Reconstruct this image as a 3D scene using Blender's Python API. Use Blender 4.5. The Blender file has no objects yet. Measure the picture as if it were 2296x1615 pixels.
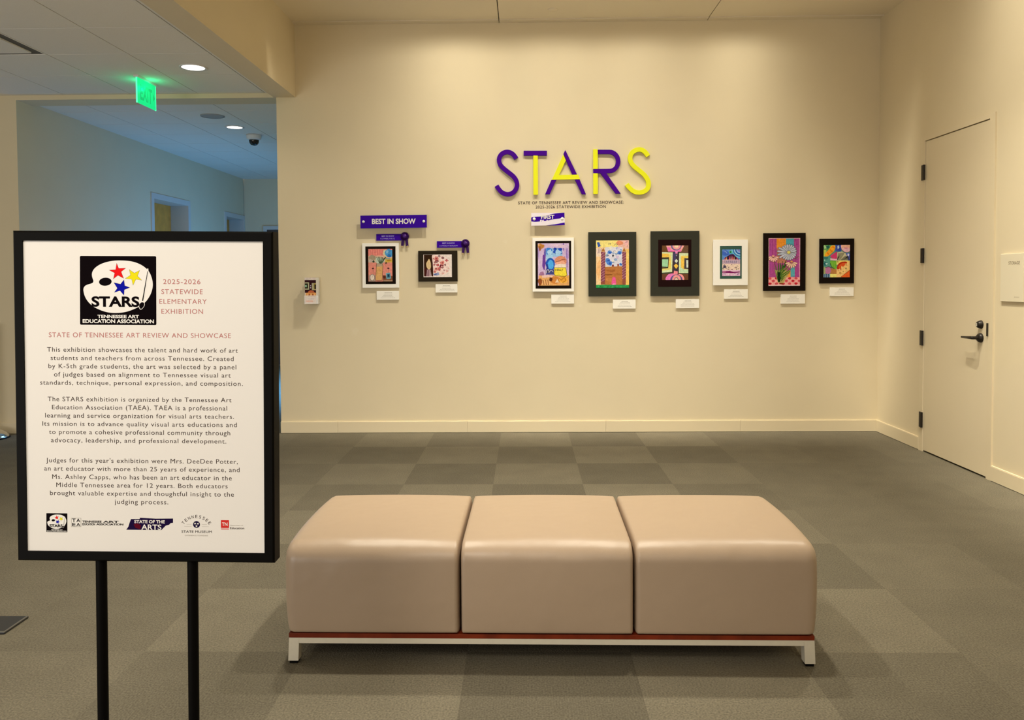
import bpy, bmesh, math, random
from mathutils import Vector, Matrix
rnd = random.Random(7)
SC = bpy.context.scene
COL = SC.collection
PI = math.pi

# ------------------------------------------------------------------ camera
cam = bpy.data.cameras.new('camera')
cam.sensor_width = 36.0
cam.lens = 1780.39 * 36.0 / 2296.0
cam.shift_y = -123.68 / 2296.0
cam.clip_start = 0.05
co = bpy.data.objects.new('camera', cam)
COL.objects.link(co)
_R = ((0.999851, -0.016336, 0.005551), (0.016151, 0.999362, 0.031855), (-0.006068, -0.031761, 0.999477))
co.matrix_world = Matrix(((_R[0][0], _R[0][2], -_R[0][1], 0.0),
                          (_R[1][0], _R[1][2], -_R[1][1], -7.2063),
                          (_R[2][0], _R[2][2], -_R[2][1], 1.3933),
                          (0, 0, 0, 1)))
SC.camera = co

# ------------------------------------------------------------------ world, exposure
wd = bpy.data.worlds.new('world')
SC.world = wd
wd.use_nodes = True
_bg = wd.node_tree.nodes['Background']
_bg.inputs[0].default_value = (1.0, 0.90, 0.74, 1)
_bg.inputs[1].default_value = 0.44
vs = SC.view_settings
vs.view_transform = 'Standard'
vs.look = 'None'
vs.gamma = 1.0
vs.use_curve_mapping = False
vs.exposure = 0.13

WARM = (1.0, 0.925, 0.765)

def lamp(name, kind, loc, energy, color, aim=None, **kw):
    d = bpy.data.lights.new(name, kind)
    d.energy = energy
    d.color = color
    for k, v in kw.items():
        setattr(d, k, v)
    o = bpy.data.objects.new(name, d)
    COL.objects.link(o)
    o.location = loc
    if aim is not None:
        o.rotation_euler = (Vector(aim) - Vector(loc)).to_track_quat('-Z', 'Y').to_euler()
    return o

def wall_washer(loc, energy, rz=0.0, power=2.05, spread=1.6, top=(0.05, 0.32)):
    """asymmetric wall-wash lamp: its beam (local +Y, towards the wall) grows stronger the farther down the wall it points"""
    o = lamp('wall_washer', 'POINT', loc, energy, WARM, shadow_soft_size=0.03)
    o.rotation_euler = (0, 0, rz)
    d = o.data
    d.use_nodes = True
    nt = d.node_tree
    N, L = nt.nodes, nt.links
    em = [n for n in N if n.type == 'EMISSION'][0]
    tc = N.new('ShaderNodeTexCoord')
    sx = N.new('ShaderNodeSeparateXYZ')
    L.new(tc.outputs['Normal'], sx.inputs[0])
    def math_(op, a, b=None, c=None):
        q = N.new('ShaderNodeMath')
        q.operation = op
        for i_, v in enumerate((a, b, c)):
            if v is None:
                continue
            if isinstance(v, (int, float)):
                q.inputs[i_].default_value = v
            else:
                L.new(v, q.inputs[i_])
        return q.outputs[0]
    def smooth(v, lo, hi):
        q = N.new('ShaderNodeMapRange')
        q.interpolation_type = 'SMOOTHSTEP'
        q.inputs[1].default_value = lo
        q.inputs[2].default_value = hi
        L.new(v, q.inputs[0])
        return q.outputs[0]
    x2 = math_('MULTIPLY', sx.outputs['X'], sx.outputs['X'])
    rest = math_('MAXIMUM', math_('SUBTRACT', 1.0, x2), 0.01)
    yy = math_('DIVIDE', sx.outputs['Y'], math_('SQRT', rest))      # sine of the beam's angle out from straight down
    down = math_('MULTIPLY', sx.outputs['Z'], -1.0)
    gain = math_('POWER', math_('DIVIDE', 1.0, math_('MAXIMUM', yy, 0.22)), power)
    side = math_('POWER', rest, spread)
    k = math_('MULTIPLY', math_('MULTIPLY', gain, side), math_('MULTIPLY', smooth(yy, 0.0, 0.36), smooth(down, *top)))
    L.new(k, em.inputs['Strength'])
    return o

# wall washers over the show wall (four scallops near the ceiling)
for lx, e, sp in ((-0.62, 19.5, 1.4), (0.27, 14.5, 1.6), (1.03, 13.5, 2.4), (1.90, 15.5, 3.4)):
    wall_washer((lx, -0.85, 3.68), e, spread=sp)
# washers over the wall with the storage door
for ly in (-2.1, -3.3, -4.5):
    wall_washer((2.30, ly, 3.68), 22.0, -PI / 2, spread=2.6)
# gallery downlights over the floor and bench
for lx, ly in ((-0.9, -2.75), (0.6, -2.75), (2.0, -2.75), (-0.9, -3.9), (0.6, -3.9)):
    lamp('gallery_downlight', 'SPOT', (lx, ly, 3.66), 145, WARM, (lx, ly, 0),
         spot_size=math.radians(110), spot_blend=0.9, shadow_soft_size=0.06)
# ceiling spot on the poster stand, and the lights of the room behind the viewer
lamp('poster_spot', 'SPOT', (-1.1, -7.6, 3.4), 225, (1.0, 0.92, 0.80), (-0.9, -5.4, 1.1), spot_size=math.radians(50), spot_blend=0.8, shadow_soft_size=0.45)
lamp('room_light', 'AREA', (0.3, -9.2, 3.5), 45, (1.0, 0.92, 0.78), (-0.3, -5.0, 0.9), shape='RECTANGLE', size=5.0, size_y=1.6)
# added unseen fill behind the viewer, tilted up to brighten the lobby ceiling
lamp('lobby_fill', 'AREA', (-4.4, -8.6, 0.7), 98, (1.0, 0.97, 0.93), (-3.6, -3.0, 3.3), shape='RECTANGLE', size=3.5, size_y=1.2)
# daylight entering the hallway through its window
lamp('hall_daylight', 'AREA', (-2.36, 3.2, 0.75), 54, (0.10, 0.42, 1.0), (-5.2, 3.2, 0.2), shape='RECTANGLE', size=2.6, size_y=1.0)
lamp('hall_daylight', 'AREA', (-2.36, 3.0, 2.0), 85, (0.10, 0.42, 1.0), (-3.5, 2.7, 0), shape='RECTANGLE', size=2.6, size_y=0.7, spread=math.radians(85))

# ------------------------------------------------------------------ materials
def lin(c):
    r = []
    for v in c:
        v /= 255.0
        r.append(v / 12.92 if v <= 0.04045 else ((v + 0.055) / 1.055) ** 2.4)
    return (r[0], r[1], r[2], 1.0)

MC = {}
def mat(name, rgb, rough=0.6, metal=0.0, spec=0.5, noise=0.0, nscale=30.0, bump=0.0, bscale=200.0, emit=None, estr=0.0, coat=0.0):
    if name in MC:
        return MC[name]
    m = bpy.data.materials.new(name)
    m.use_nodes = True
    nt = m.node_tree
    b = nt.nodes['Principled BSDF']
    c = lin(rgb) if max(rgb) > 1.0 else (rgb[0], rgb[1], rgb[2], 1.0)
    b.inputs['Base Color'].default_value = c
    b.inputs['Roughness'].default_value = rough
    b.inputs['Metallic'].default_value = metal
    b.inputs['Specular IOR Level'].default_value = spec
    if coat:
        b.inputs['Coat Weight'].default_value = coat
    tc = None
    if noise or bump:
        tc = nt.nodes.new('ShaderNodeTexCoord')
    if noise:
        n = nt.nodes.new('ShaderNodeTexNoise')
        n.inputs['Scale'].default_value = nscale
        n.inputs['Detail'].default_value = 4
        nt.links.new(tc.outputs['Object'], n.inputs['Vector'])
        mr = nt.nodes.new('ShaderNodeMapRange')
        mr.inputs[1].default_value = 0.3
        mr.inputs[2].default_value = 0.7
        mr.inputs[3].default_value = 1 - noise
        mr.inputs[4].default_value = 1 + noise
        nt.links.new(n.outputs['Fac'], mr.inputs[0])
        mx = nt.nodes.new('ShaderNodeVectorMath')
        mx.operation = 'SCALE'
        mx.inputs[0].default_value = c[:3]
        nt.links.new(mr.outputs[0], mx.inputs['Scale'])
        nt.links.new(mx.outputs[0], b.inputs['Base Color'])
    if bump:
        n2 = nt.nodes.new('ShaderNodeTexNoise')
        n2.inputs['Scale'].default_value = bscale
        n2.inputs['Detail'].default_value = 3
        nt.links.new(tc.outputs['Object'], n2.inputs['Vector'])
        bp = nt.nodes.new('ShaderNodeBump')
        bp.inputs['Strength'].default_value = bump
        bp.inputs['Distance'].default_value = 0.002
        nt.links.new(n2.outputs['Fac'], bp.inputs['Height'])
        nt.links.new(bp.outputs[0], b.inputs['Normal'])
    if emit:
        b.inputs['Emission Color'].default_value = (emit[0], emit[1], emit[2], 1)
        b.inputs['Emission Strength'].default_value = estr
    MC[name] = m
    return m

PAINT = mat('wall_paint', (0.74, 0.642, 0.45), 0.75, spec=0.25, noise=0.012, nscale=3, bump=0.10, bscale=260)
TRIMP = mat('trim_paint', (0.74, 0.64, 0.45), 0.5, spec=0.35)
CEILP = mat('ceiling_paint', (0.82, 0.74, 0.59), 0.85, spec=0.2)
TILEP = mat('ceiling_tile', (0.84, 0.81, 0.74), 0.9, spec=0.15, noise=0.03, nscale=160, bump=0.15, bscale=300)
GAP = mat('shadow_gap', (0.035, 0.03, 0.02), 0.9)
DOORP = mat('door_paint', (0.74, 0.64, 0.455), 0.45, spec=0.4)
BLACKM = mat('black_metal', (0.003, 0.0026, 0.0022), 0.5, spec=0.06)
BRONZE = mat('dark_bronze', (0.020, 0.015, 0.011), 0.4, metal=0.4)
POSTERP = mat('poster_paper', (0.78, 0.74, 0.69), 0.6, spec=0.3)
MATW = mat('white_matboard', (0.93, 0.91, 0.86), 0.75, spec=0.2)
MATK = mat('black_paper', (0.009, 0.005, 0.003), 0.85, spec=0.08)
MATG = mat('charcoal_matboard', (0.036, 0.037, 0.027), 0.8, spec=0.1)
CARD = mat('card_stock', (0.92, 0.89, 0.82), 0.7, spec=0.2)
PURPLE = mat('purple_paint', (0.060, 0.0, 0.27), 0.6, spec=0.08)
YELLOW = mat('lime_yellow_paint', (0.82, 0.84, 0.02), 0.6, spec=0.1)
BANNER = mat('banner_purple', (0.036, 0.0, 0.32), 0.5, spec=0.08)
STEEL = mat('brushed_aluminium', (0.82, 0.76, 0.62), 0.42, metal=0.35, noise=0.02, nscale=50)
WOOD = mat('cherry_wood', (0.17, 0.022, 0.005), 0.5, spec=0.2, noise=0.25, nscale=14)
HALLDOOR = mat('oak_veneer', (0.72, 0.30, 0.045), 0.5, noise=0.12, nscale=9)
WHITEP = mat('white_plastic', (0.75, 0.74, 0.72), 0.4)
CHROME = mat('polished_chrome', (0.75, 0.73, 0.70), 0.12, metal=1.0)
INK = mat('charcoal_ink', (0.05, 0.032, 0.028), 0.9, spec=0.05)
INKROSE = mat('rose_ink', (0.47, 0.17, 0.16), 0.9, spec=0.05)
INKBLACK = mat('black_ink', (0.004, 0.002, 0.003), 0.9, spec=0.04)
INKGREY = mat('pale_grey_ink', (0.42, 0.39, 0.34), 0.8)

def leather():
    m = mat('tan_leather', (0.405, 0.300, 0.210), 0.38, spec=0.5)
    nt = m.node_tree
    b = nt.nodes['Principled BSDF']
    tc = nt.nodes.new('ShaderNodeTexCoord')
    v = nt.nodes.new('ShaderNodeTexVoronoi')
    v.inputs['Scale'].default_value = 420
    n = nt.nodes.new('ShaderNodeTexNoise')
    n.inputs['Scale'].default_value = 6
    n.inputs['Detail'].default_value = 2
    nt.links.new(tc.outputs['Object'], v.inputs['Vector'])
    nt.links.new(tc.outputs['Object'], n.inputs['Vector'])
    b1 = nt.nodes.new('ShaderNodeBump')
    b1.inputs['Strength'].default_value = 0.12
    b1.inputs['Distance'].default_value = 0.001
    nt.links.new(v.outputs['Distance'], b1.inputs['Height'])
    b2 = nt.nodes.new('ShaderNodeBump')
    b2.inputs['Strength'].default_value = 0.35
    b2.inputs['Distance'].default_value = 0.02
    nt.links.new(n.outputs['Fac'], b2.inputs['Height'])
    nt.links.new(b1.outputs[0], b2.inputs['Normal'])
    nt.links.new(b2.outputs[0], b.inputs['Normal'])
    return m
LEATHER = leather()

TW = 0.6096
def carpet():
    m = bpy.data.materials.new('carpet_tiles')
    m.use_nodes = True
    nt = m.node_tree
    N, L = nt.nodes, nt.links
    b = N['Principled BSDF']
    b.inputs['Roughness'].default_value = 0.95
    b.inputs['Specular IOR Level'].default_value = 0.15
    tc = N.new('ShaderNodeTexCoord')
    mp = N.new('ShaderNodeMapping')
    mp.vector_type = 'POINT'
    mp.inputs['Scale'].default_value = (1 / TW, 1 / TW, 0)
    mp.inputs['Location'].default_value = (0.223 / TW, 0.6212 / TW + 1.0, 0.5)
    L.new(tc.outputs['Object'], mp.inputs['Vector'])
    ck = N.new('ShaderNodeTexChecker')
    ck.inputs['Scale'].default_value = 1.0
    L.new(mp.outputs[0], ck.inputs['Vector'])
    fl = N.new('ShaderNodeVectorMath')
    fl.operation = 'FLOOR'
    L.new(mp.outputs[0], fl.inputs[0])
    wn = N.new('ShaderNodeTexWhiteNoise')
    wn.noise_dimensions = '3D'
    L.new(fl.outputs[0], wn.inputs['Vector'])
    # fibre noise
    n1 = N.new('ShaderNodeTexNoise')
    n1.inputs['Scale'].default_value = 150
    n1.inputs['Detail'].default_value = 3
    L.new(tc.outputs['Object'], n1.inputs['Vector'])
    n2 = N.new('ShaderNodeTexNoise')
    n2.inputs['Scale'].default_value = 5
    n2.inputs['Detail'].default_value = 4
    L.new(tc.outputs['Object'], n2.inputs['Vector'])
    # ribs, quarter-turned from tile to tile
    sx = N.new('ShaderNodeSeparateXYZ')
    L.new(tc.outputs['Object'], sx.inputs[0])
    mixc = N.new('ShaderNodeMix')
    mixc.data_type = 'FLOAT'
    L.new(ck.outputs['Fac'], mixc.inputs[0])
    L.new(sx.outputs['X'], mixc.inputs[2])
    L.new(sx.outputs['Y'], mixc.inputs[3])
    mul = N.new('ShaderNodeMath')
    mul.operation = 'MULTIPLY'
    mul.inputs[1].default_value = 2 * PI / 0.009
    L.new(mixc.outputs[0], mul.inputs[0])
    sn = N.new('ShaderNodeMath')
    sn.operation = 'SINE'
    L.new(mul.outputs[0], sn.inputs[0])
    # brightness factor
    def madd(src, k, c):
        q = N.new('ShaderNodeMath')
        q.operation = 'MULTIPLY_ADD'
        q.inputs[1].default_value = k
        q.inputs[2].default_value = c
        L.new(src, q.inputs[0])
        return q.outputs[0]
    def prod(a, bb):
        q = N.new('ShaderNodeMath')
        q.operation = 'MULTIPLY'
        L.new(a, q.inputs[0])
        L.new(bb, q.inputs[1])
        return q.outputs[0]
    # the two tile shades differ most in the middle of the room (pile sheen under the light, painted into the colour)
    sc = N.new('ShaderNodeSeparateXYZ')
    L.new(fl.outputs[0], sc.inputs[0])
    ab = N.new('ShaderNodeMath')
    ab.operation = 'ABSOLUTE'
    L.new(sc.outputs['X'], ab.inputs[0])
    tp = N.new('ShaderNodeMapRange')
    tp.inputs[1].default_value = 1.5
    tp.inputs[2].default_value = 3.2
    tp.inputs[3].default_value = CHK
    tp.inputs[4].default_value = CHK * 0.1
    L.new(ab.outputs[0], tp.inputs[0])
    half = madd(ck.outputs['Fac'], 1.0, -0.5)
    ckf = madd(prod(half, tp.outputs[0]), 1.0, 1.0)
    f = prod(ckf, madd(wn.outputs['Value'], 0.09, 0.955))
    f = prod(f, madd(n1.outputs['Fac'], 1.5, 0.25))
    f = prod(f, madd(n2.outputs['Fac'], 0.30, 0.85))
    f = prod(f, madd(sn.outputs[0], 0.035, 1.0))
    mx = N.new('ShaderNodeVectorMath')
    mx.operation = 'SCALE'
    mx.inputs[0].default_value = CARPET
    L.new(f, mx.inputs['Scale'])
    L.new(mx.outputs[0], b.inputs['Base Color'])
    bp = N.new('ShaderNodeBump')
    bp.inputs['Strength'].default_value = 0.6
    bp.inputs['Distance'].default_value = 0.004
    L.new(n1.outputs['Fac'], bp.inputs['Height'])
    L.new(bp.outputs[0], b.inputs['Normal'])
    return m
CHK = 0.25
CARPET = (0.145, 0.128, 0.092)
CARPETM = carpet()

def clear_plastic(name, alpha, tint=(0.9, 0.92, 0.92)):
    m = bpy.data.materials.new(name)
    m.use_nodes = True
    b = m.node_tree.nodes['Principled BSDF']
    b.inputs['Base Color'].default_value = (*tint, 1)
    b.inputs['Alpha'].default_value = alpha
    b.inputs['Roughness'].default_value = 0.08
    return m
ACRYL = clear_plastic('clear_acrylic', 0.16)
GLASS = clear_plastic('window_glass', 0.06)

# ------------------------------------------------------------------ mesh builder
class MB:
    def __init__(s):
        s.v = []; s.f = []; s.mi = []; s.mats = []; s.sm = []
    def m(s, mt):
        if mt not in s.mats:
            s.mats.append(mt)
        return s.mats.index(mt)
    def add(s, vs_, fs, mt, smooth=False):
        o = len(s.v); k = s.m(mt)
        s.v += [tuple(q) for q in vs_]
        for f in fs:
            s.f.append([o + i for i in f]); s.mi.append(k); s.sm.append(smooth)
        return s
    def box(s, x0, x1, y0, y1, z0, z1, mt):
        vs_ = [(x, y, z) for z in (z0, z1) for y in (y0, y1) for x in (x0, x1)]
        return s.add(vs_, [(0, 2, 3, 1), (4, 5, 7, 6), (0, 1, 5, 4), (2, 6, 7, 3), (0, 4, 6, 2), (1, 3, 7, 5)], mt)
    def bbox(s, x0, x1, y0, y1, z0, z1, mt, r=0.003, seg=2):
        bm = bmesh.new()
        bmesh.ops.create_cube(bm, size=1.0)
        for q in bm.verts:
            q.co = Vector((x0 + (q.co.x + .5) * (x1 - x0), y0 + (q.co.y + .5) * (y1 - y0), z0 + (q.co.z + .5) * (z1 - z0)))
        bmesh.ops.bevel(bm, geom=bm.edges[:], offset=r, segments=seg, affect='EDGES', profile=0.5)
        s.bm(bm, mt)
        return s
    def bm(s, bm, mt, smooth=False, tf=None):
        bm.verts.ensure_lookup_table()
        bm.verts.index_update()
        s.add([(tf @ q.co if tf else q.co) for q in bm.verts], [[q.index for q in f.verts] for f in bm.faces], mt, smooth)
        bm.free()
        return s
    def cyl(s, p0, p1, r0, r1, mt, n=24, caps=True, smooth=True):
        p0 = Vector(p0); p1 = Vector(p1)
        d = (p1 - p0).normalized()
        a = d.orthogonal().normalized(); b = d.cross(a)
        vs_ = []
        for p, r in ((p0, r0), (p1, r1)):
            for i in range(n):
                t = 2 * PI * i / n
                vs_.append(p + a * (r * math.cos(t)) + b * (r * math.sin(t)))
        s.add(vs_, [(i, (i + 1) % n, n + (i + 1) % n, n + i) for i in range(n)], mt, smooth)
        if caps:
            s.add(vs_[:n], [tuple(range(n))[::-1]], mt)
            s.add(vs_[n:], [tuple(range(n))], mt)
        return s
    def lathe(s, prof, c, axis, mt, n=32):
        c = Vector(c); d = Vector(axis).normalized()
        a = d.orthogonal().normalized(); b = d.cross(a)
        vs_ = []
        for r, h in prof:
            for i in range(n):
                t = 2 * PI * i / n
                vs_.append(c + d * h + a * (r * math.cos(t)) + b * (r * math.sin(t)))
        fs = []
        for k in range(len(prof) - 1):
            for i in range(n):
                fs.append((k * n + i, k * n + (i + 1) % n, (k + 1) * n + (i + 1) % n, (k + 1) * n + i))
        return s.add(vs_, fs, mt, True)
    def prism(s, poly, y0, y1, mt):
        """polygon in (x, z), extruded from y0 (front) to y1 (back)"""
        n = len(poly)
        vs_ = [(x, y0, z) for x, z in poly] + [(x, y1, z) for x, z in poly]
        return s.add(vs_, [tuple(range(n)), tuple(range(2 * n - 1, n - 1, -1))] + [(i, i + n, (i + 1) % n + n, (i + 1) % n) for i in range(n)], mt)
    def flat(s, poly, y, mt):
        return s.add([(x, y, z) for x, z in poly], [tuple(range(len(poly)))], mt)
    def tube(s, pts, r, mt, n=12):
        pts = [Vector(p) for p in pts]
        vs_ = []; up = None
        for i, p in enumerate(pts):
            d = (pts[min(i + 1, len(pts) - 1)] - pts[max(i - 1, 0)]).normalized()
            a = d.orthogonal().normalized() if up is None else (up - d * up.dot(d)).normalized()
            up = a
            b = d.cross(a)
            rr = r[i] if isinstance(r, (list, tuple)) else r
            for k in range(n):
                t = 2 * PI * k / n
                vs_.append(p + a * (rr * math.cos(t)) + b * (rr * math.sin(t)))
        fs = [(i * n + k, i * n + (k + 1) % n, (i + 1) * n + (k + 1) % n, (i + 1) * n + k) for i in range(len(pts) - 1) for k in range(n)]
        fs += [tuple(range(n))[::-1], tuple((len(pts) - 1) * n + k for k in range(n))]
        return s.add(vs_, fs, mt, True)
    def build(s, name, parent=None, loc=(0, 0, 0), rot=(0, 0, 0)):
        me = bpy.data.meshes.new(name)
        me.from_pydata(s.v, [], s.f)
        for mt in s.mats:
            me.materials.append(mt)
        me.polygons.foreach_set('material_index', s.mi)
        me.polygons.foreach_set('use_smooth', s.sm)
        me.update()
        o = bpy.data.objects.new(name, me)
        COL.objects.link(o)
        o.location = loc; o.rotation_euler = rot
        if parent is not None:
            o.parent = parent
        return o

def tag(o, label, cat, group=None):
    o['label'] = label; o['category'] = cat
    if group:
        o['group'] = group
    return o
def thing(name, label, cat, loc=(0, 0, 0), rot=(0, 0, 0), group=None):
    o = bpy.data.objects.new(name, None)
    o.empty_display_size = 0.1
    COL.objects.link(o)
    o.location = loc; o.rotation_euler = rot
    return tag(o, label, cat, group)
def struct(o):
    o['kind'] = 'structure'
    return o

def ribbon(pts, w, closed=False):
    """outline polygon of a stroked path, mitred"""
    L, R = [], []
    n = len(pts)
    for i in range(n):
        p = Vector(pts[i])
        a = (p - Vector(pts[i - 1])) if i > 0 else (Vector(pts[1]) - p)
        b = (Vector(pts[i + 1]) - p) if i < n - 1 else a
        a.normalize(); b.normalize()
        t = (a + b)
        t = t.normalized() if t.length > 1e-6 else a
        nn = Vector((-t.y, t.x))
        k = max(0.35, nn.dot(Vector((-a.y, a.x))))
        ww = w[i] if isinstance(w, (list, tuple)) else w
        L.append(p + nn * (ww / 2 / k)); R.append(p - nn * (ww / 2 / k))
    return [tuple(q) for q in L + R[::-1]]
def smooth_path(pts, k=6):
    out = []
    n = len(pts)
    for i in range(n - 1):
        p0 = Vector(pts[max(i - 1, 0)]); p1 = Vector(pts[i]); p2 = Vector(pts[i + 1]); p3 = Vector(pts[min(i + 2, n - 1)])
        for j in range(k):
            t = j / k
            out.append(tuple(0.5 * ((2 * p1) + (p2 - p0) * t + (2 * p0 - 5 * p1 + 4 * p2 - p3) * t * t + (3 * p1 - p0 - 3 * p2 + p3) * t ** 3)))
    out.append(tuple(pts[-1]))
    return out
def smooth_loop(pts, k=5):
    n = len(pts)
    out = []
    for i in range(n):
        p0, p1, p2, p3 = (Vector(pts[(i + j) % n]) for j in (-1, 0, 1, 2))
        for j in range(k):
            t = j / k
            out.append(tuple(0.5 * ((2 * p1) + (p2 - p0) * t + (2 * p0 - 5 * p1 + 4 * p2 - p3) * t * t + (3 * p1 - p0 - 3 * p2 + p3) * t ** 3)))
    return out
def ell(cx, cy, rx, ry, n=24, rot=0.0):
    c, s_ = math.cos(rot), math.sin(rot)
    return [(cx + rx * math.cos(t) * c - ry * math.sin(t) * s_, cy + rx * math.cos(t) * s_ + ry * math.sin(t) * c) for t in (2 * PI * i / n for i in range(n))]
def blob(cx, cy, rx, ry, n=11, j=0.25):
    pts = []
    for i in range(n):
        t = 2 * PI * i / n
        k = 1 + rnd.uniform(-j, j)
        pts.append((cx + rx * k * math.cos(t), cy + ry * k * math.sin(t)))
    return smooth_loop(pts, 3)
def rect(x0, y0, x1, y1):
    return [(x0, y0), (x1, y0), (x1, y1), (x0, y1)]

# ------------------------------------------------------------------ lettering
TXC = {}
def text_geo(body, space=1.0, off=0.0):
    key = (body, space, off)
    if key in TXC:
        return TXC[key]
    c = bpy.data.curves.new('lettering', 'FONT')
    c.body = body; c.size = 1.0; c.resolution_u = 4
    c.space_character = space; c.offset = off
    o = bpy.data.objects.new('lettering', c)
    COL.objects.link(o)
    dg = bpy.context.evaluated_depsgraph_get()
    me = bpy.data.meshes.new_from_object(o.evaluated_get(dg))
    vs_ = [(q.co.x, q.co.y) for q in me.vertices]
    fs = [tuple(p.vertices) for p in me.polygons]
    bpy.data.objects.remove(o); bpy.data.curves.remove(c); bpy.data.meshes.remove(me)
    TXC[key] = (vs_, fs)
    return TXC[key]
_h = text_geo('H')
CAPH = max(q[1] for q in _h[0]) - min(q[1] for q in _h[0])
def write(mb, body, x0, x1, zc, cap, y, mt, bold=0.0, space=1.0, tf=None):
    """set a line of capitals height cap, centred on height zc, filling x0..x1"""
    if 'M' in body:      # this letter's outline cannot be thickened cleanly
        bold = 0.0
    vs_, fs = text_geo(body, space, bold)
    a = min(q[0] for q in vs_); b = max(q[0] for q in vs_)
    sy = cap / (CAPH + 2 * bold)
    sx = (x1 - x0) / (b - a)
    P = []
    for u, v in vs_:
        x = x0 + (u - a) * sx; z = zc - cap / 2 + (v + bold) * sy
        if tf:
            x, z = tf(x, z)
        P.append((x, y, z))
    mb.add(P, fs, mt)

# ================================================================== SETTING
XL, XR, ZC = -2.24, 3.1812, 3.706      # end of show wall, right wall, gallery ceiling
ZB, XB0, XB1 = 3.054, -2.2633, -2.0648  # bulkhead beam
XH, ZH, YH = -4.62, 3.075, 5.85        # hallway
ZLB = 3.095                            # lobby ceiling

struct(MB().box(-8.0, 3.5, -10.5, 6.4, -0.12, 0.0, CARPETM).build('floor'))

def wall_back_mat():
    m = PAINT.copy()
    m.name = 'show_wall_paint'
    nt = m.node_tree
    N, L = nt.nodes, nt.links
    b = N['Principled BSDF']
    src = b.inputs['Base Color'].links[0].from_socket
    tc = N.new('ShaderNodeTexCoord')
    nz = N.new('ShaderNodeTexNoise')
    nz.inputs['Scale'].default_value = 30
    L.new(tc.outputs['Object'], nz.inputs['Vector'])
    last = src
    for (px, pz, r) in ((-0.175, 1.734, 0.035), (0.497, 1.155, 0.03), (-1.55, 0.93, 0.05)):
        vm = N.new('ShaderNodeVectorMath')
        vm.operation = 'DISTANCE'
        vm.inputs[1].default_value = (px, 0, pz)
        L.new(tc.outputs['Object'], vm.inputs[0])
        ad = N.new('ShaderNodeMath')
        ad.operation = 'MULTIPLY_ADD'
        ad.inputs[1].default_value = 0.06
        L.new(nz.outputs['Fac'], ad.inputs[0])
        L.new(vm.outputs['Value'], ad.inputs[2])
        mr = N.new('ShaderNodeMapRange')
        mr.inputs[1].default_value = r
        mr.inputs[2].default_value = r + 0.02
        mr.inputs[3].default_value = 0.28
        mr.inputs[4].default_value = 0.0
        L.new(ad.outputs[0], mr.inputs[0])
        mx = N.new('ShaderNodeMix')
        mx.data_type = 'RGBA'
        L.new(mr.outputs[0], mx.inputs[0])
        L.new(last, mx.inputs[6])
        mx.inputs[7].default_value = (0.80, 0.72, 0.56, 1)
        last = mx.outputs[2]
    L.new(last, b.inputs['Base Color'])
    return m
struct(MB().box(XL, XR + 0.15, 0.0, 0.25, 0, ZC + 0.05, wall_back_mat()).build('wall_back'))
# right wall with a door opening
DY0, DY1, DZ = -1.716, -0.842, 2.4675
FR = 0.062
w = MB()
w.box(XR, XR + 0.15, DY1 + FR, 0.0, 0, ZC + 0.05, PAINT)
w.box(XR, XR + 0.15, -10.5, DY0 - FR, 0, ZC + 0.05, PAINT)
w.box(XR, XR + 0.15, DY0 - FR, DY1 + FR, DZ + 0.036, ZC + 0.05, PAINT)
struct(w.build('wall_right'))
struct(MB().box(-8.0, XH, 0.0, 0.25, 0, ZLB + 0.1, PAINT).build('wall_left'))
# bulkhead beam over the end of the show wall, header over the hallway mouth
struct(MB().box(XB0, XB1, -10.5, 0.0, ZB, ZC + 0.05, PAINT).build('trim_1'))
struct(MB().box(XH, XL, 0.0, 0.25, ZB, ZLB + 0.1, PAINT).build('trim_2'))

# gallery ceiling: large panels with open joints, slim margin strip at the wall
def ceiling():
    mb = MB()
    mb.box(XB1, XR, -10.5, 0, ZC + 0.02, ZC + 0.06, GAP)
    xs = [XB1, -0.218, 1.643, XR]
    for i in range(3):
        a = xs[i] + (0.004 if i else 0); b = xs[i + 1] - (0.004 if i < 2 else 0)
        ys = [-0.085, -2.5, -5.0, -7.5, -10.5]
        for j in range(4):
            mb.box(a, b, ys[j + 1] + 0.004, ys[j] - (0.003 if j else 0.0), ZC, ZC + 0.021, CEILP)
        mb.box(a, b, -0.082, 0, ZC - 0.006, ZC + 0.021, CEILP)
    return mb.build('ceiling')
struct(ceiling())
def tile_ceiling(name, x0, x1, y0, y1, z, ox, oy, hole=None):
    mb = MB()
    g = 0.0035
    mb.box(x0, x1, y0, y1, z + 0.0035, z + 0.04, GAPC)
    i0 = math.floor((x0 - ox) / TW) - 1; j0 = math.floor((y0 - oy) / TW) - 1
    for i in range(i0, i0 + int((x1 - x0) / TW) + 4):
        for j in range(j0, j0 + int((y1 - y0) / TW) + 4):
            a, b = max(ox + i * TW + g, x0), min(ox + (i + 1) * TW - g, x1)
            c, d = max(oy + j * TW + g, y0), min(oy + (j + 1) * TW - g, y1)
            if b - a < 0.01 or d - c < 0.01:
                continue
            if hole and hole[0] < (a + b) / 2 < hole[1] and hole[2] < (c + d) / 2 < hole[3]:
                continue
            mb.box(a, b, c, d, z, z + 0.004, TILEP)
    return mb.build(name)
GAPC = mat('tile_joint', (0.12, 0.11, 0.09), 0.9)
struct(tile_ceiling('ceiling_lobby', -8.0, XB0, -10.5, 0.0, ZLB, -2.95, -0.055, (-4.17, -3.56, -1.88, -1.26)))
struct(tile_ceiling('ceiling_hall', XH, XL, 0.25, YH, ZH, -2.95, 0.02))

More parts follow.
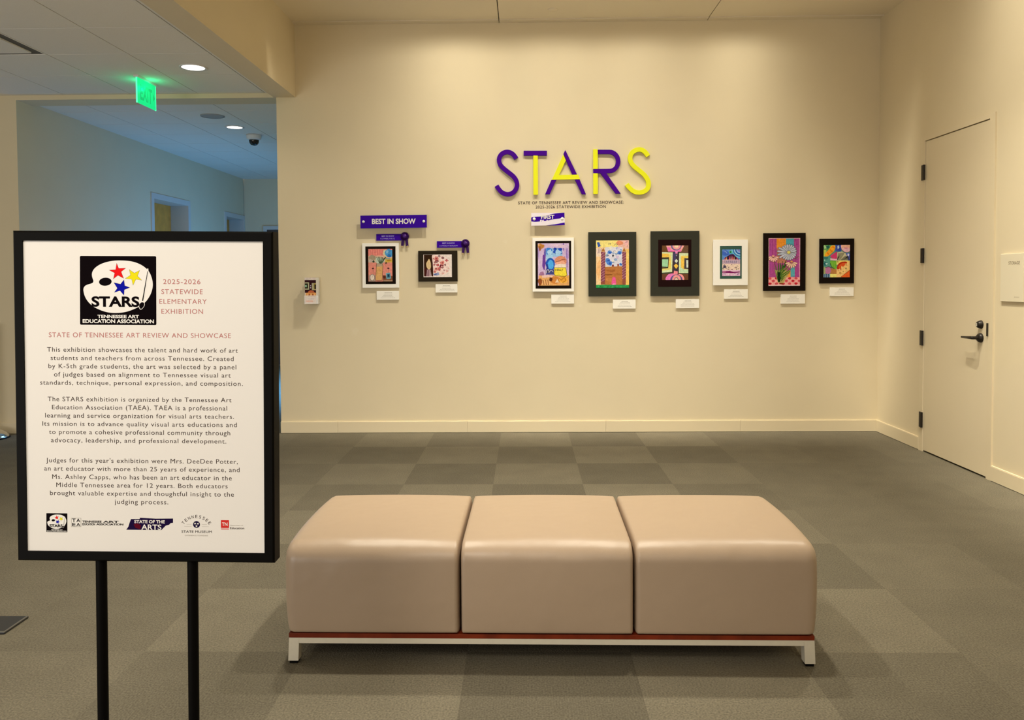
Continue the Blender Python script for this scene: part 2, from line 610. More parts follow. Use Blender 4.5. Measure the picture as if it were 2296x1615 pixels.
# hallway walls: left wall has two deep door recesses
RD = 0.23
doors = [(2.62, 3.66, 2.45), (5.02, 5.82, 2.42)]
w = MB()
def lw(y0, y1, z0, z1):
    w.box(XH - 0.4, XH, y0, y1, z0, z1, PAINT)
lw(0.25, doors[0][0], 0, ZH)
lw(doors[0][1], doors[1][0], 0, ZH)
for a, b, zt in doors:
    lw(a, b, zt, ZH)
    w.box(XH - 0.4, XH - RD - 0.06, a, b, 0, zt, PAINT)
struct(w.build('wall_hall_left'))
struct(MB().box(XH - 0.4, -1.9, YH, YH + 0.15, 0, ZH, PAINT).build('wall_hall_end'))
w = MB()
w.box(XL, XL + 0.12, 0.25, 1.6, 0, ZH, PAINT)
w.box(XL, XL + 0.12, 4.4, YH, 0, ZH, PAINT)
w.box(XL, XL + 0.12, 1.6, 4.4, 0, 0.25, PAINT)
w.box(XL, XL + 0.12, 1.6, 4.4, 2.45, ZH, PAINT)
struct(w.build('wall_hall_right'))
w = MB()
for a, b in ((1.6, 1.65), (2.975, 3.025), (4.35, 4.4)):
    w.box(XL + 0.02, XL + 0.09, a, b, 0.25, 2.45, BRONZE)
for a, b in ((0.25, 0.30), (2.40, 2.45)):
    w.box(XL + 0.02, XL + 0.09, 1.65, 2.975, a, b, BRONZE)
    w.box(XL + 0.02, XL + 0.09, 3.025, 4.35, a, b, BRONZE)
wo = struct(w.build('window_1'))
for a, b in ((1.65, 2.975), (3.025, 4.35)):
    MB().box(XL + 0.05, XL + 0.056, a, b, 0.30, 2.40, GLASS).build('pane', wo)
FRM = mat('hall_frame_paint', (0.62, 0.60, 0.56), 0.45)
for n, (a, b, zt) in enumerate(doors):
    mb = MB()
    f = 0.05
    mb.box(XH - RD, XH + 0.014, a, a + 0.02, 0, zt, FRM)
    mb.box(XH - RD, XH + 0.014, b - 0.02, b, 0, zt, FRM)
    mb.box(XH - RD, XH + 0.014, a + 0.02, b - 0.02, zt - 0.02, zt, FRM)
    mb.box(XH, XH + 0.014, a - f, a, 0, zt + f, FRM)
    mb.box(XH, XH + 0.014, b, min(b + f, YH - .001), 0, zt + f, FRM)
    mb.box(XH, XH + 0.014, a, b, zt, zt + f, FRM)
    d = struct(mb.build('door_%d' % (n + 2)))
    MB().box(XH - RD - 0.05, XH - RD, a + 0.021, b - 0.021, 0.008, zt - 0.021, HALLDOOR).build('leaf', d)
    MB().cyl((XH - RD, a + 0.1, 1.0), (XH - RD + 0.05, a + 0.1, 1.0), 0.012, 0.012, STEEL).cyl((XH - RD + 0.045, a + 0.1, 1.0), (XH - RD + 0.045, a + 0.22, 1.0), 0.009, 0.009, STEEL).build('handle', d)
# door at the far end of the hallway
mb = MB()
ex0, ex1, ez = -4.30, -3.30, 2.30
mb.box(ex0, ex0 + 0.06, YH - 0.03, YH - .001, 0, ez, FRM)
mb.box(ex1 - 0.06, ex1, YH - 0.03, YH - .001, 0, ez, FRM)
mb.box(ex0 + 0.06, ex1 - 0.06, YH - 0.03, YH - .001, ez - 0.06, ez, FRM)
d = struct(mb.build('door_4'))
DARKD = mat('dark_stained_door', (0.045, 0.035, 0.03), 0.5)
MB().box(ex0 + 0.06, ex1 - 0.06, YH - 0.02, YH - .001, 0.008, ez - 0.06, DARKD).build('leaf', d)
for hz in (0.25, 1.15, 2.05):
    MB().box(ex0 + 0.05, ex0 + 0.085, YH - 0.035, YH - 0.02, hz - 0.055, hz + 0.055, BLACKM).build('hinge', d)

# baseboards
BZ, BT = 0.1057, 0.014
def baseb(name, segs):
    mb = MB()
    for kind, a, b, c in segs:
        for z0, z1, t in ((0.004, BZ - 0.005, BT), (BZ - 0.005, BZ, BT - 0.003)):
            if kind == 'y':
                mb.box(a, b, c - t, c, z0, z1, TRIMP)
            elif kind == 'xr':
                mb.box(c - t, c, a, b, z0, z1, TRIMP)
            else:
                mb.box(c, c + t, a, b, z0, z1, TRIMP)
    return struct(mb.build(name))
jx = [XL, -1.717, -0.53, 0.73, 1.945, XR - BT]
baseb('baseboard_back', [('y', jx[i] + (0.0008 if i else 0), jx[i + 1] - 0.0008, 0.0) for i in range(5)])
baseb('baseboard_right', [('xr', DY1 + FR, -0.0, XR), ('xr', -10.5, DY0 - FR, XR)])
baseb('baseboard_left', [('y', -8.0, XH, 0.0)])
baseb('baseboard_hall', [('xl', 0.25, doors[0][0] - 0.05, XH), ('xl', doors[0][1] + 0.05, doors[1][0] - 0.05, XH)])

# storage door
mb = MB()
FT = 0.012
for a, b, z0, z1 in ((DY1 + 0.002, DY1 + FR, 0, DZ + 0.036), (DY0 - FR, DY0 - 0.002, 0, DZ + 0.036), (DY0 - 0.002, DY1 + 0.002, DZ + 0.003, DZ + 0.036)):
    mb.box(XR - FT, XR + 0.10, a, b, z0, z1, TRIMP)
mb.box(XR + 0.07, XR + 0.10, DY0 - 0.002, DY1 + 0.002, 0, DZ + 0.003, GAP)
door = struct(mb.build('door_1'))
MB().bbox(XR - 0.006, XR + 0.045, DY0 + 0.002, DY1 - 0.002, 0.012, DZ - 0.003, DOORP, 0.0015, 1).build('leaf', door)
for z0, z1 in ((2.162, 2.282), (1.506, 1.623), (0.849, 0.967), (0.192, 0.314)):
    h = MB()
    h.cyl((XR - 0.019, DY1 + 0.001, z0), (XR - 0.019, DY1 + 0.001, z1), 0.009, 0.009, BRONZE, 12)
    h.box(XR - 0.021, XR - 0.008, DY1 + 0.002, DY1 + 0.040, z0, z1, BRONZE)
    h.build('hinge', door)['label'] = 'dark bronze hinge'
k = MB()
LZ, LY = 0.968, -1.632
k.lathe([(0.0, 0.026), (0.020, 0.026), (0.030, 0.016), (0.033, 0.004), (0.033, 0.0)], (XR - 0.006, LY, LZ), (-1, 0, 0), BRONZE)
k.cyl((XR - 0.02, LY, LZ), (XR - 0.066, LY, LZ), 0.0125, 0.011, BRONZE)
k.tube([(XR - 0.058, LY, LZ), (XR - 0.063, LY + 0.012, LZ), (XR - 0.063, LY + 0.05, LZ - 0.001), (XR - 0.060, LY + 0.145, LZ - 0.004)], [0.012, 0.0115, 0.0095, 0.0075], BRONZE)
lv = k.build('lever_handle', door)
lv['label'] = 'dark bronze lever handle'
k = MB()
k.lathe([(0.0, 0.03), (0.017, 0.03), (0.022, 0.024), (0.029, 0.006), (0.030, 0.0)], (XR - 0.006, LY, 1.061), (-1, 0, 0), BRONZE)
k.box(XR - 0.042, XR - 0.034, LY - 0.003, LY + 0.003, 1.050, 1.072, STEEL)
k.build('deadbolt', door)['label'] = 'round bronze deadbolt cylinder'
MB().box(XR - 0.0185, XR - 0.004, DY0 - 0.013, DY0 + 0.001, 0.985, 1.075, BRONZE).build('strike_plate', door)['label'] = 'thin dark strike plate on the frame edge'

# ================================================================== BENCH
def cushion(x0, x1, yf, yb, z0, z1, rl, rr, ry=0.072, rz=0.060):
    n = 30
    bm = bmesh.new()
    bmesh.ops.create_cube(bm, size=2.0)
    bmesh.ops.subdivide_edges(bm, edges=bm.edges[:], cuts=n, use_grid_fill=True)
    cx_, cy_, cz_ = (x0 + x1) / 2, (yf + yb) / 2, (z0 + z1) / 2
    hx, hy, hz = (x1 - x0) / 2, (yb - yf) / 2, (z1 - z0) / 2
    def warp(t):
        return math.copysign(1 - (1 - abs(t)) ** 1.7, t)
    for q in bm.verts:
        p = [warp(q.co.x) * hx, warp(q.co.y) * hy, warp(q.co.z) * hz]
        r = [rl if p[0] < 0 else rr, ry, rz if p[2] > 0 else 0.012]
        h = (hx, hy, hz)
        e = []; inn = []
        for i in range(3):
            c = max(-(h[i] - r[i]), min(h[i] - r[i], p[i]))
            inn.append(c)
            e.append((p[i] - c) / r[i])
        L = math.sqrt(sum(t * t for t in e))
        if L > 1e-9:
            mx = max(abs(t) for t in e)
            p = [inn[i] + e[i] / L * mx * r[i] for i in range(3)]
        u, v, t = p[0] / hx, p[1] / hy, p[2] / hz
        sx_ = (1 - u * u); sy_ = (1 - v * v); sz_ = (1 - t * t)
        p[2] += 0.018 * max(0, sx_) ** 0.6 * max(0, sy_) ** 0.6 * (1 if t > 0 else 0) * max(0, t)
        bul = 0.011 * max(0, sz_) ** 0.7
        p[1] += bul * v * max(0, sx_) ** 0.4
        if rl > 0.02 and u < 0 or rr > 0.02 and u > 0:
            p[0] += bul * u + 0.020 * u * max(0, sy_) ** 0.8 * (0.4 + 0.6 * max(0, t))
        q.co = Vector((p[0] + cx_, p[1] + cy_, p[2] + cz_))
    return bm
bench = thing('bench', 'long tan leather bench of three seat cushions on a low metal frame', 'bench', (0.085, -4.04, 0), (0, 0, math.radians(-0.55)))
BX = 0.955; BF = -0.352; BB = 0.352
sx0 = [-BX, -0.3225, 0.3055, BX]
for i in range(3):
    c = MB().bm(cushion(sx0[i] + 0.0015, sx0[i + 1] - 0.0015, BF, BB, 0.113, 0.440, 0.034 if i == 0 else 0.010, 0.034 if i == 2 else 0.010), LEATHER, True)
    c.build('cushion', bench)
MB().bbox(-BX + 0.008, BX - 0.008, BF + 0.01, BB - 0.01, 0.0965, 0.1135, WOOD, 0.0015).build('wood_plinth', bench)['label'] = 'thin reddish wood plinth'
f = MB()
f.box(-BX + 0.045, BX - 0.045, BF + 0.012, BF + 0.05, 0.076, 0.0965, STEEL)
f.box(-BX + 0.045, BX - 0.045, BB - 0.05, BB - 0.012, 0.076, 0.0965, STEEL)
for sx_ in (-1, 1):
    f.box(min(sx_ * (BX - 0.045), sx_ * (BX - 0.008)), max(sx_ * (BX - 0.045), sx_ * (BX - 0.008)), BF + 0.05, BB - 0.05, 0.076, 0.0965, STEEL)
f.build('metal_rail', bench)['label'] = 'slim aluminium rail'
for sx_ in (-1, 1):
    for yy in (BF + 0.012, BB - 0.05):
        a, b = sorted((sx_ * (BX - 0.045), sx_ * (BX - 0.008)))
        lg = MB()
        o_ = sx_ * 0.004
        vs_ = [(a + o_, yy, 0.011), (b + o_, yy, 0.011), (a + o_, yy + 0.038, 0.011), (b + o_, yy + 0.038, 0.011),
               (a, yy, 0.0965), (b, yy, 0.0965), (a, yy + 0.038, 0.0965), (b, yy + 0.038, 0.0965)]
        lg.add(vs_, [(0, 2, 3, 1), (4, 5, 7, 6), (0, 1, 5, 4), (2, 6, 7, 3), (0, 4, 6, 2), (1, 3, 7, 5)], STEEL)
        l = lg.build('leg', bench)
        l['label'] = 'square aluminium leg'
        MB().box(a + o_ + 0.004, b + o_ - 0.004, yy + 0.004, yy + 0.034, 0.0, 0.011, BLACKM).build('foot_pad', l)['label'] = 'black rubber foot'

# ================================================================== SIGN STAND
SX, SY, SZ = -0.8835, -5.38, 0.0
stand = thing('sign_stand', 'black floor stand holding a white exhibition poster', 'sign', (SX - 0.0187, SY, SZ + 0.0025), (0, 0.0105, 0))
FW0, FW1, FZ0, FZ1, FTk, FB = -1.185 - SX, -0.578 - SX, 0.7345, 1.5085, 0.042, 0.023
fr = MB()
def frame_ring(mb, x0, x1, z0, z1, b, y0, y1, mt, bev=0.004):
    o4 = [(x0, z0), (x1, z0), (x1, z1), (x0, z1)]
    o4b = [(x0 + bev, z0 + bev), (x1 - bev, z0 + bev), (x1 - bev, z1 - bev), (x0 + bev, z1 - bev)]
    i4 = [(x0 + b, z0 + b), (x1 - b, z0 + b), (x1 - b, z1 - b), (x0 + b, z1 - b)]
    rings = [(o4, y1), (o4, y0 + bev), (o4b, y0), (i4, y0), (i4, y0 + 0.008)]
    vs_ = [(x, y, z) for rg, y in rings for x, z in rg]
    fs = []
    for k in range(len(rings) - 1):
        for i in range(4):
            fs.append((k * 4 + i, k * 4 + (i + 1) % 4, (k + 1) * 4 + (i + 1) % 4, (k + 1) * 4 + i))
    fs.append((3, 2, 1, 0))
    mb.add(vs_, fs, mt)
frame_ring(fr, FW0, FW1, FZ0, FZ1, FB, 0.0, FTk, BLACKM)
fr.build('frame', stand)['label'] = 'thick black metal frame'
PX0, PX1, PZ0, PZ1 = FW0 + FB, FW1 - FB, FZ0 + FB, FZ1 - FB
po = MB()
po.box(PX0, PX1, 0.004, 0.009, PZ0, PZ1, POSTERP)
poster = po.build('poster', stand)
poster['label'] = 'white printed poster'
PY = 0.0038
def pu(px, py):
    t = (py - 545.0) / 702.0
    xl = 52.5 + 8.5 * t; xr = 594.0 + 2.0 * t
    return (PX0 + (px - xl) / (xr - xl) * (PX1 - PX0), PZ1 - t * (PZ1 - PZ0))
CAPS = 0.0106
def pwrite(mb, body, x0, x1, yc, mt, cap=CAPS, bold=0.0, y=PY, space=1.12):
    a, z = pu(x0, yc); b, _ = pu(x1, yc)
    write(mb, body, a, b, z, cap, y, mt, bold, space)
hd = MB()
for s_, a, b, y_ in (('2025-2026', 368.5, 452.5, 635.5), ('STATEWIDE', 364.5, 457.5, 657.8), ('ELEMENTARY', 360, 466.5, 679.8), ('EXHIBITION', 364.5, 458, 702)):
    pwrite(hd, s_, a, b, y_, INKROSE, 0.0110)
hd.build('title_text', poster)['label'] = 'four short lines of rose coloured lettering'
hd = MB()
pwrite(hd, 'STATE OF TENNESSEE ART REVIEW AND SHOWCASE', 110, 520.5, 756, INKROSE, 0.0110)
hd.build('heading_text', poster)['label'] = 'one long line of rose coloured lettering'
bd = MB()
BODY = [("This exhibition showcases the talent and hard work of art", 106, 536, 789), ("students and teachers from across Tennessee. Created", 114, 526.6, 807.8),
        ("by K-5th grade students, the art was selected by a panel", 109, 532.5, 826.4), ("of judges based on alignment to Tennessee visual art", 121.5, 520, 845),
        ("standards, technique, personal expression, and composition.", 90, 547, 863.6),
        ("The STARS exhibition is organized by the Tennessee Art", 107, 521.5, 900.8), ("Education Association (TAEA). TAEA is a professional", 116.7, 511.5, 919.4),
        ("learning and service organization for visual arts teachers.", 101, 527, 938), ("Its mission is to advance quality visual arts educations and", 94.8, 533.3, 956.7),
        ("to promote a cohesive professional community through", 110, 518.4, 975.3), ("advocacy, leadership, and professional development.", 114.3, 509.5, 994),
        ("Judges for this year's exhibition were Mrs. DeeDee Potter,", 103, 535.3, 1039.8), ("an art educator with more than 25 years of experience, and", 98.9, 539.3, 1058.5),
        ("Ms. Ashley Capps, who has been an art educator in the", 116.7, 521.7, 1077.3), ("Middle Tennessee area for 12 years. Both educators", 125.9, 512.3, 1095.8),
        ("brought valuable expertise and thoughtful insight to the", 111.8, 526.3, 1114.4), ("judging process.", 257.6, 378.6, 1133.2)]
for s_, a, b, y_ in BODY:
    pwrite(bd, s_, a, b, y_, INK, 0.0104)
bd.build('body_text', poster)['label'] = 'dark grey paragraphs of lettering'

LRED = mat('logo_red', (0.78, 0.01, 0.012), 0.8, spec=0.04)
LYEL = mat('logo_yellow', (0.80, 0.70, 0.01), 0.8, spec=0.04)
LBLU = mat('logo_blue', (0.004, 0.006, 0.34), 0.8, spec=0.04)
LWHT = mat('logo_white', (0.82, 0.78, 0.73), 0.6)
STARR = [(868, 228), (910, 335), (1057, 330), (960, 405), (1012, 540), (893, 478), (797, 553), (825, 430), (708, 370), (845, 360)]
STARY = [(1130, 358), (1235, 430), (1345, 375), (1300, 490), (1390, 578), (1265, 560), (1207, 682), (1178, 555), (1045, 543), (1155, 475)]
STARB = [(1018, 570), (1033, 690), (1140, 730), (1025, 775), (1018, 890), (935, 795), (815, 832), (880, 745), (808, 628), (945, 660)]
PAL = [(970, 172), (1150, 185), (1300, 225), (1440, 300), (1540, 400), (1600, 540), (1618, 680), (1590, 820), (1530, 940), (1440, 1050), (1300, 1140), (1150, 1205), (1000, 1245), (830, 1258), (680, 1245), (540, 1205), (400, 1140), (300, 1060), (230, 970), (190, 880), (172, 780), (190, 720), (240, 680), (320, 655), (370, 630), (380, 590), (360, 530), (350, 470), (360, 410), (395, 350), (470, 285), (580, 230), (700, 195), (830, 175)]
def scalepoly(poly, k):
    cx_ = sum(p[0] for p in poly) / len(poly); cy_ = sum(p[1] for p in poly) / len(poly)
    return [(cx_ + (x - cx_) * k, cy_ + (y - cy_) * k) for x, y in poly]
def emblem(mb, T, y, small):
    """artist's palette emblem in 1590 x 1420 design units"""
    e = 6e-5
    def F(poly, k, mt):
        mb.flat([T(*p) for p in poly], y - k * e, mt)
    r = 26
    bx = []
    for cx_, cy_, a0 in ((1690 - r, 80 + r, -90), (1690 - r, 1505 - r, 0), (100 + r, 1505 - r, 90), (100 + r, 80 + r, 180)):
        for i in range(5):
            t = math.radians(a0 + 22.5 * i)
            bx.append((cx_ + r * math.cos(t), cy_ + r * math.sin(t)))
    F(bx, 0, INKBLACK)
    F(smooth_loop(PAL, 4), 1, LWHT)
    F(ell(630, 612, 132, 84, 28, -0.08), 2, INKBLACK)
    for st, c in ((STARR, LRED), (STARY, LYEL), (STARB, LBLU)):
        F(scalepoly(st, 1.03), 2, INK); F(scalepoly(st, 0.96), 3, c)
    F([(1505, 335), (1525, 335), (1532, 400), (1425, 1015), (1385, 1012), (1498, 395)], 4, LWHT)
    F([(1508, 390), (1520, 392), (1418, 1005), (1394, 1003)], 5, INKBLACK)
    br = [(1385, 1022), (1440, 1035), (1450, 1090), (1415, 1150), (1362, 1188), (1325, 1130), (1335, 1065)]
    F(smooth_loop(br, 3), 4, LWHT); F(smooth_loop(scalepoly(br, 0.84), 3), 5, INKBLACK)
    def W(body, x0, x1, y0, y1, mt, bold):
        a, z1_ = T(x0, y0); b, z0_ = T(x1, y1)
        write(mb, body, a, b, (z0_ + z1_) / 2, z1_ - z0_, y - 6 * e, mt, bold)
    W('STARS', 340, 1340, 915, 1130, INKBLACK, 0.035)
    W('TENNESSEE ART', 465, 1330, 1297, 1365, LWHT, 0.032)
    W('EDUCATION ASSOCIATION', 155, 1640, 1390, 1468, LWHT, 0.032)
em = MB()
emblem(em, lambda X, Y: pu(170 + X / 9.23, 570 + Y / 9.23), PY, False)
em.build('emblem', poster)['label'] = 'black square emblem of a white palette with red, yellow and blue stars'
em = MB()
emblem(em, lambda X, Y: pu(103.2 + (X - 100) * 47.5 / 1590, 1161 + (Y - 80) * 43.0 / 1425), PY, True)
em.build('small_emblem', poster)['label'] = 'small palette emblem at the foot of the poster'
lg = MB()
def q4(X, Y):
    return pu(80 + X / 4.592, 1140 + Y / 4.592)
def W4(mb, body, x0, x1, y0, y1, mt, bold=0.0, lay=2):
    a, z1_ = q4(x0, y0); b, z0_ = q4(x1, y1)
    write(mb, body, a, b, (z0_ + z1_) / 2, z1_ - z0_, PY - lay * 8e-5, mt, bold)
def F4(mb, poly, mt, lay=0):
    mb.flat([q4(*p) for p in poly], PY - lay * 8e-5, mt)
F4(lg, rect(365, 143, 468, 237), INKGREY); F4(lg, rect(370, 148, 463, 232), LWHT, 1)
for s_, a, b, c, d_ in (('T', 374, 412, 150, 188), ('A', 418, 460, 150, 188), ('E', 376, 410, 195, 230), ('A', 418, 460, 195, 230)):
    W4(lg, s_, a, b, c, d_, INKBLACK, 0.02)
W4(lg, 'TENNESSEE', 480, 680, 170, 191, INKBLACK, 0.03); W4(lg, 'ART', 695, 858, 170, 191, INKBLACK, 0.03)
W4(lg, 'EDUCATION', 480, 612, 196, 219, INKBLACK, 0.025); W4(lg, 'ASSOCIATION', 625, 905, 197, 217, INKBLACK, 0.03)
lg.build('association_logo', poster)
lg = MB()
STP = mat('logo_plum', (0.012, 0.005, 0.040), 0.85, spec=0.04)
F4(lg, [(935, 262), (958, 230), (970, 190), (985, 150), (1075, 148), (1078, 135), (1240, 143), (1420, 140), (1420, 185), (1395, 188), (1380, 205), (1345, 215), (1320, 240), (1300, 262)], STP)
F4(lg, [(1012, 205), (1050, 192), (1088, 215), (1080, 255), (1030, 240)], mat('logo_maroon', (0.10, 0.004, 0.015), 0.85, spec=0.04), 1)
W4(lg, 'STATE OF THE', 1020, 1336, 159, 192, LWHT, 0.03); W4(lg, 'ARTS', 1092, 1300, 205, 260, LWHT, 0.02)
lg.build('state_logo', poster)
lg = MB()
F4(lg, ell(1663, 200, 36, 36, 28), STP)
for a in (0, 2.1, 4.2):
    cx_, cy_ = 1663 + 17 * math.cos(a - 0.5), 200 + 17 * math.sin(a - 0.5)
    F4(lg, [(cx_ + (13 if i % 2 == 0 else 6) * math.cos(a + i * PI / 5), cy_ + (13 if i % 2 == 0 else 6) * math.sin(a + i * PI / 5)) for i in range(10)], LWHT, 1)
for a, b, c in ((1560, 1612, 199), (1537, 1612, 220), (1718, 1770, 199), (1718, 1790, 220)):
    F4(lg, rect(a, c - 1.2, b, c + 1.2), INKGREY)
W4(lg, 'STATE MUSEUM', 1508, 1820, 263, 287, INKBLACK, 0.03); W4(lg, 'EXPERIENCE TENNESSEE', 1543, 1780, 309, 321, INKGREY, 0)
ux = q4(1, 0)[0] - q4(0, 0)[0]
ccx, ccz = q4(1663, 290)
Rr = 172 * ux
for i, ch in enumerate('TENNESSEE'):
    th = math.radians((i - 4) * 13.0)
    def tf(x, z, th=th):
        return (ccx + x * math.cos(th) + (z + Rr) * math.sin(th), ccz - x * math.sin(th) + (z + Rr) * math.cos(th))
    write(lg, ch, -11 * ux, 11 * ux, 0.0, 31 * ux, PY - 1e-4, INK, 0, 1.0, tf)
lg.build('museum_logo', poster)
lg = MB()
F4(lg, rect(1915, 152, 1998, 234), mat('logo_brick_red', (0.62, 0.03, 0.025), 0.8, spec=0.05)); F4(lg, rect(1915, 240, 1998, 248), MC['logo_brick_red'])
W4(lg, 'TN', 1927, 1984, 176, 213, LWHT, 0.02)
W4(lg, 'Department of', 2010, 2142, 200, 211, INKGREY); W4(lg, 'Education', 2010, 2155, 224, 245, INK, 0.012)
lg.build('education_logo', poster)
for xx in (-1.0 - SX + 0.003, -0.779 - SX):
    p = MB().cyl((xx, 0.021, 0.012), (xx, 0.021, FZ0), 0.0123, 0.0123, BLACKM, 20).build('pole', stand)
MB().bbox(-0.23, 0.23, -0.15, 0.19, 0.0, 0.012, BLACKM, 0.002).build('base_plate', stand)

# ================================================================== WALL LETTERS
def zw(X, Y):
    px, py = 1080 + X / 5.467, 310 + Y / 5.467
    return (-0.270 + (px - 1108) * 0.004014, 2.558 - (py - 338) * 0.00403 - (px - 1108) * 3.4e-5)
LT = 0.022
def letter(label, parts):
    P = [zw(*p) for pl in parts for p in pl[0]]
    xm = (min(p[0] for p in P) + max(p[0] for p in P)) / 2
    zm = min(p[1] for p in P)
    loc = (xm, 0, zm)
    g = 'raised STARS letters on the show wall'
    if len(parts) == 1:
        o = MB().prism([(a - xm, b - zm) for a, b in map(lambda p: zw(*p), parts[0][0])], -LT, -0.0005, parts[0][1]).build('wall_letter', None, loc)
        return tag(o, label, 'letter', g)
    t = thing('wall_letter', label, 'letter', loc, group=g)
    for poly, mt, nm, lb in parts:
        o = MB().prism([(a - xm, b - zm) for a, b in map(lambda p: zw(*p), poly)], -LT, -0.0005, mt).build(nm, t)
        o['label'] = lb
    return t
S1 = smooth_path([(425, 252), (390, 205), (348, 178), (303, 172), (255, 190), (222, 228), (212, 278), (228, 328), (268, 372), (325, 418), (380, 462), (416, 508), (431, 558), (425, 608), (395, 655), (352, 681), (303, 686), (252, 668), (212, 630), (180, 582)], 4)
S2 = smooth_path([(2037, 222), (2002, 175), (1960, 148), (1915, 143), (1862, 163), (1828, 202), (1817, 255), (1834, 308), (1880, 358), (1937, 404), (1990, 450), (2026, 498), (2042, 550), (2036, 602), (2006, 640), (1962, 660), (1914, 664), (1858, 648), (1812, 610), (1775, 564)], 4)
letter('purple raised letter S at the start of the word', [(ribbon(S1, 54), PURPLE)])
letter('raised letter T with purple bar and yellow stem', [(rect(515, 157, 800, 216), PURPLE, 'crossbar', 'purple crossbar'), (rect(633, 217, 688, 692), YELLOW, 'stem', 'lime yellow stem')])
letter('raised letter A in purple with yellow middle', [
    ([(1025, 150), (1167, 446), (1110, 446), (1034, 275), (1003, 195)], PURPLE, 'upper_stroke', 'purple stroke rising to the peak'),
    ([(1000, 205), (1031, 275), (945, 453), (1185, 448), (1203, 503), (860, 510)], YELLOW, 'middle_stroke', 'lime yellow angled middle'),
    ([(853, 513), (912, 513), (832, 686), (776, 686)], PURPLE, 'left_foot', 'purple left foot'),
    ([(1143, 512), (1199, 507), (1275, 686), (1226, 686)], PURPLE, 'right_foot', 'purple right foot')])
arc = [(1565 + 107 * math.cos(t), 287 - 116 * math.sin(t)) for t in (PI / 2 - PI * i / 16 for i in range(17))]
letter('raised letter R with yellow stem and purple bowl', [
    (rect(1367, 140, 1421, 378), YELLOW, 'upper_stem', 'lime yellow upper stem'), (rect(1367, 432, 1421, 682), YELLOW, 'lower_stem', 'lime yellow lower stem'),
    (ribbon([(1423, 171)] + arc + [(1367, 405)], 52), PURPLE, 'bowl', 'purple bowl and crossbar'),
    ([(1452, 430), (1525, 430), (1700, 678), (1640, 678)], PURPLE, 'leg', 'purple slanting leg')])
letter('lime yellow raised letter S ending the word', [(ribbon(S2, 54), YELLOW)])
cap = MB()
write(cap, 'STATE OF TENNESSEE ART REVIEW AND SHOWCASE:', -0.056, 0.896, 2.086, 0.0265, -0.0012, INK, 0.012, 1.15)
write(cap, '2025-2026 STATEWIDE EXHIBITION', 0.101, 0.735, 2.048, 0.0265, -0.0012, INK, 0.012, 1.15)
tag(cap.build('wall_lettering'), 'two lines of small dark lettering on the wall under the big letters', 'lettering')

# ================================================================== BANNERS AND ROSETTES
t = thing('banner', 'long purple banner reading BEST IN SHOW with a screw at each end', 'sign', (-1.181, 0, 1.866))
mb = MB()
hw = 0.300
poly = [(-hw, -0.002), (hw, 0.002), (hw, 0.117), (-hw, 0.113)]
mb.prism(poly, -0.042, -0.036, BANNER)
mb.build('panel', t)
mb = MB()
write(mb, 'BEST IN SHOW', -0.196, 0.200, 0.060, 0.047, -0.0424, LWHT, 0.03)
mb.build('lettering', t)['label'] = 'white capital letters'
for sx_ in (-1, 1):
    s_ = MB().lathe([(0.0, 0.004), (0.009, 0.0035), (0.012, 0.001), (0.012, 0.0)], (sx_ * 0.273, -0.042, 0.058), (0, -1, 0), mat('white_screw', (0.85, 0.83, 0.80), 0.4))
    s_.cyl((sx_ * 0.273, -0.042, 0.058), (sx_ * 0.273, 0, 0.058), 0.006, 0.006, MC['white_screw'], 12)
    s_.build('standoff_screw', t)
t = thing('banner', 'short purple banner reading FIRST PLACE crossed by white waves', 'sign', (0.2075, 0, 1.874))
def zf(X, Y):
    px, py = 1180 + X / 7.34, 470 + Y / 7.34
    return (0.057 + (px - 1190) * 0.004014 - 0.2075, 1.984 - (py - 481) * 0.00404 - 1.874)
mb = MB()
BW = mat('banner_white', (0.84, 0.78, 0.88), 0.45)
mb.prism([zf(80, 275), zf(632, 268), zf(626, 65), zf(80, 65)], -0.042, -0.037, BW)
mb.flat([zf(*p) for p in smooth_path([(80, 140), (150, 128), (240, 124), (330, 110), (400, 92), (480, 76), (560, 68), (626, 65)], 4) + smooth_path([(628, 160), (600, 140), (585, 135), (560, 158), (470, 170), (400, 182), (330, 195), (240, 205), (150, 212), (80, 205)], 4)], -0.0422, BANNER)
mb.flat([zf(*p) for p in smooth_path([(628, 225), (560, 238), (480, 252), (400, 262), (320, 273)], 4) + [(480, 274), (632, 268)]], -0.0422, BANNER)
mb.build('panel', t)
mb = MB()
a = zf(242, 100); b = zf(460, 165)
write(mb, 'FIRST', a[0], b[0], (a[1] + b[1]) / 2, a[1] - b[1], -0.0427, LWHT, 0.03)
a = zf(225, 180); b = zf(480, 240)
write(mb, 'PLACE', a[0], b[0], (a[1] + b[1]) / 2, a[1] - b[1], -0.0427, BW, 0.03)
mb.build('lettering', t)['label'] = 'white capital letters'
for xx in (128, 588):
    c = zf(xx, 165)
    s_ = MB().lathe([(0.0, 0.004), (0.010, 0.0035), (0.0135, 0.001), (0.0135, 0.0)], (c[0], -0.042, c[1]), (0, -1, 0), MC['white_screw'])
    s_.cyl((c[0], -0.042, c[1]), (c[0], 0, c[1]), 0.006, 0.006, MC['white_screw'], 12)
    s_.build('standoff_screw', t)

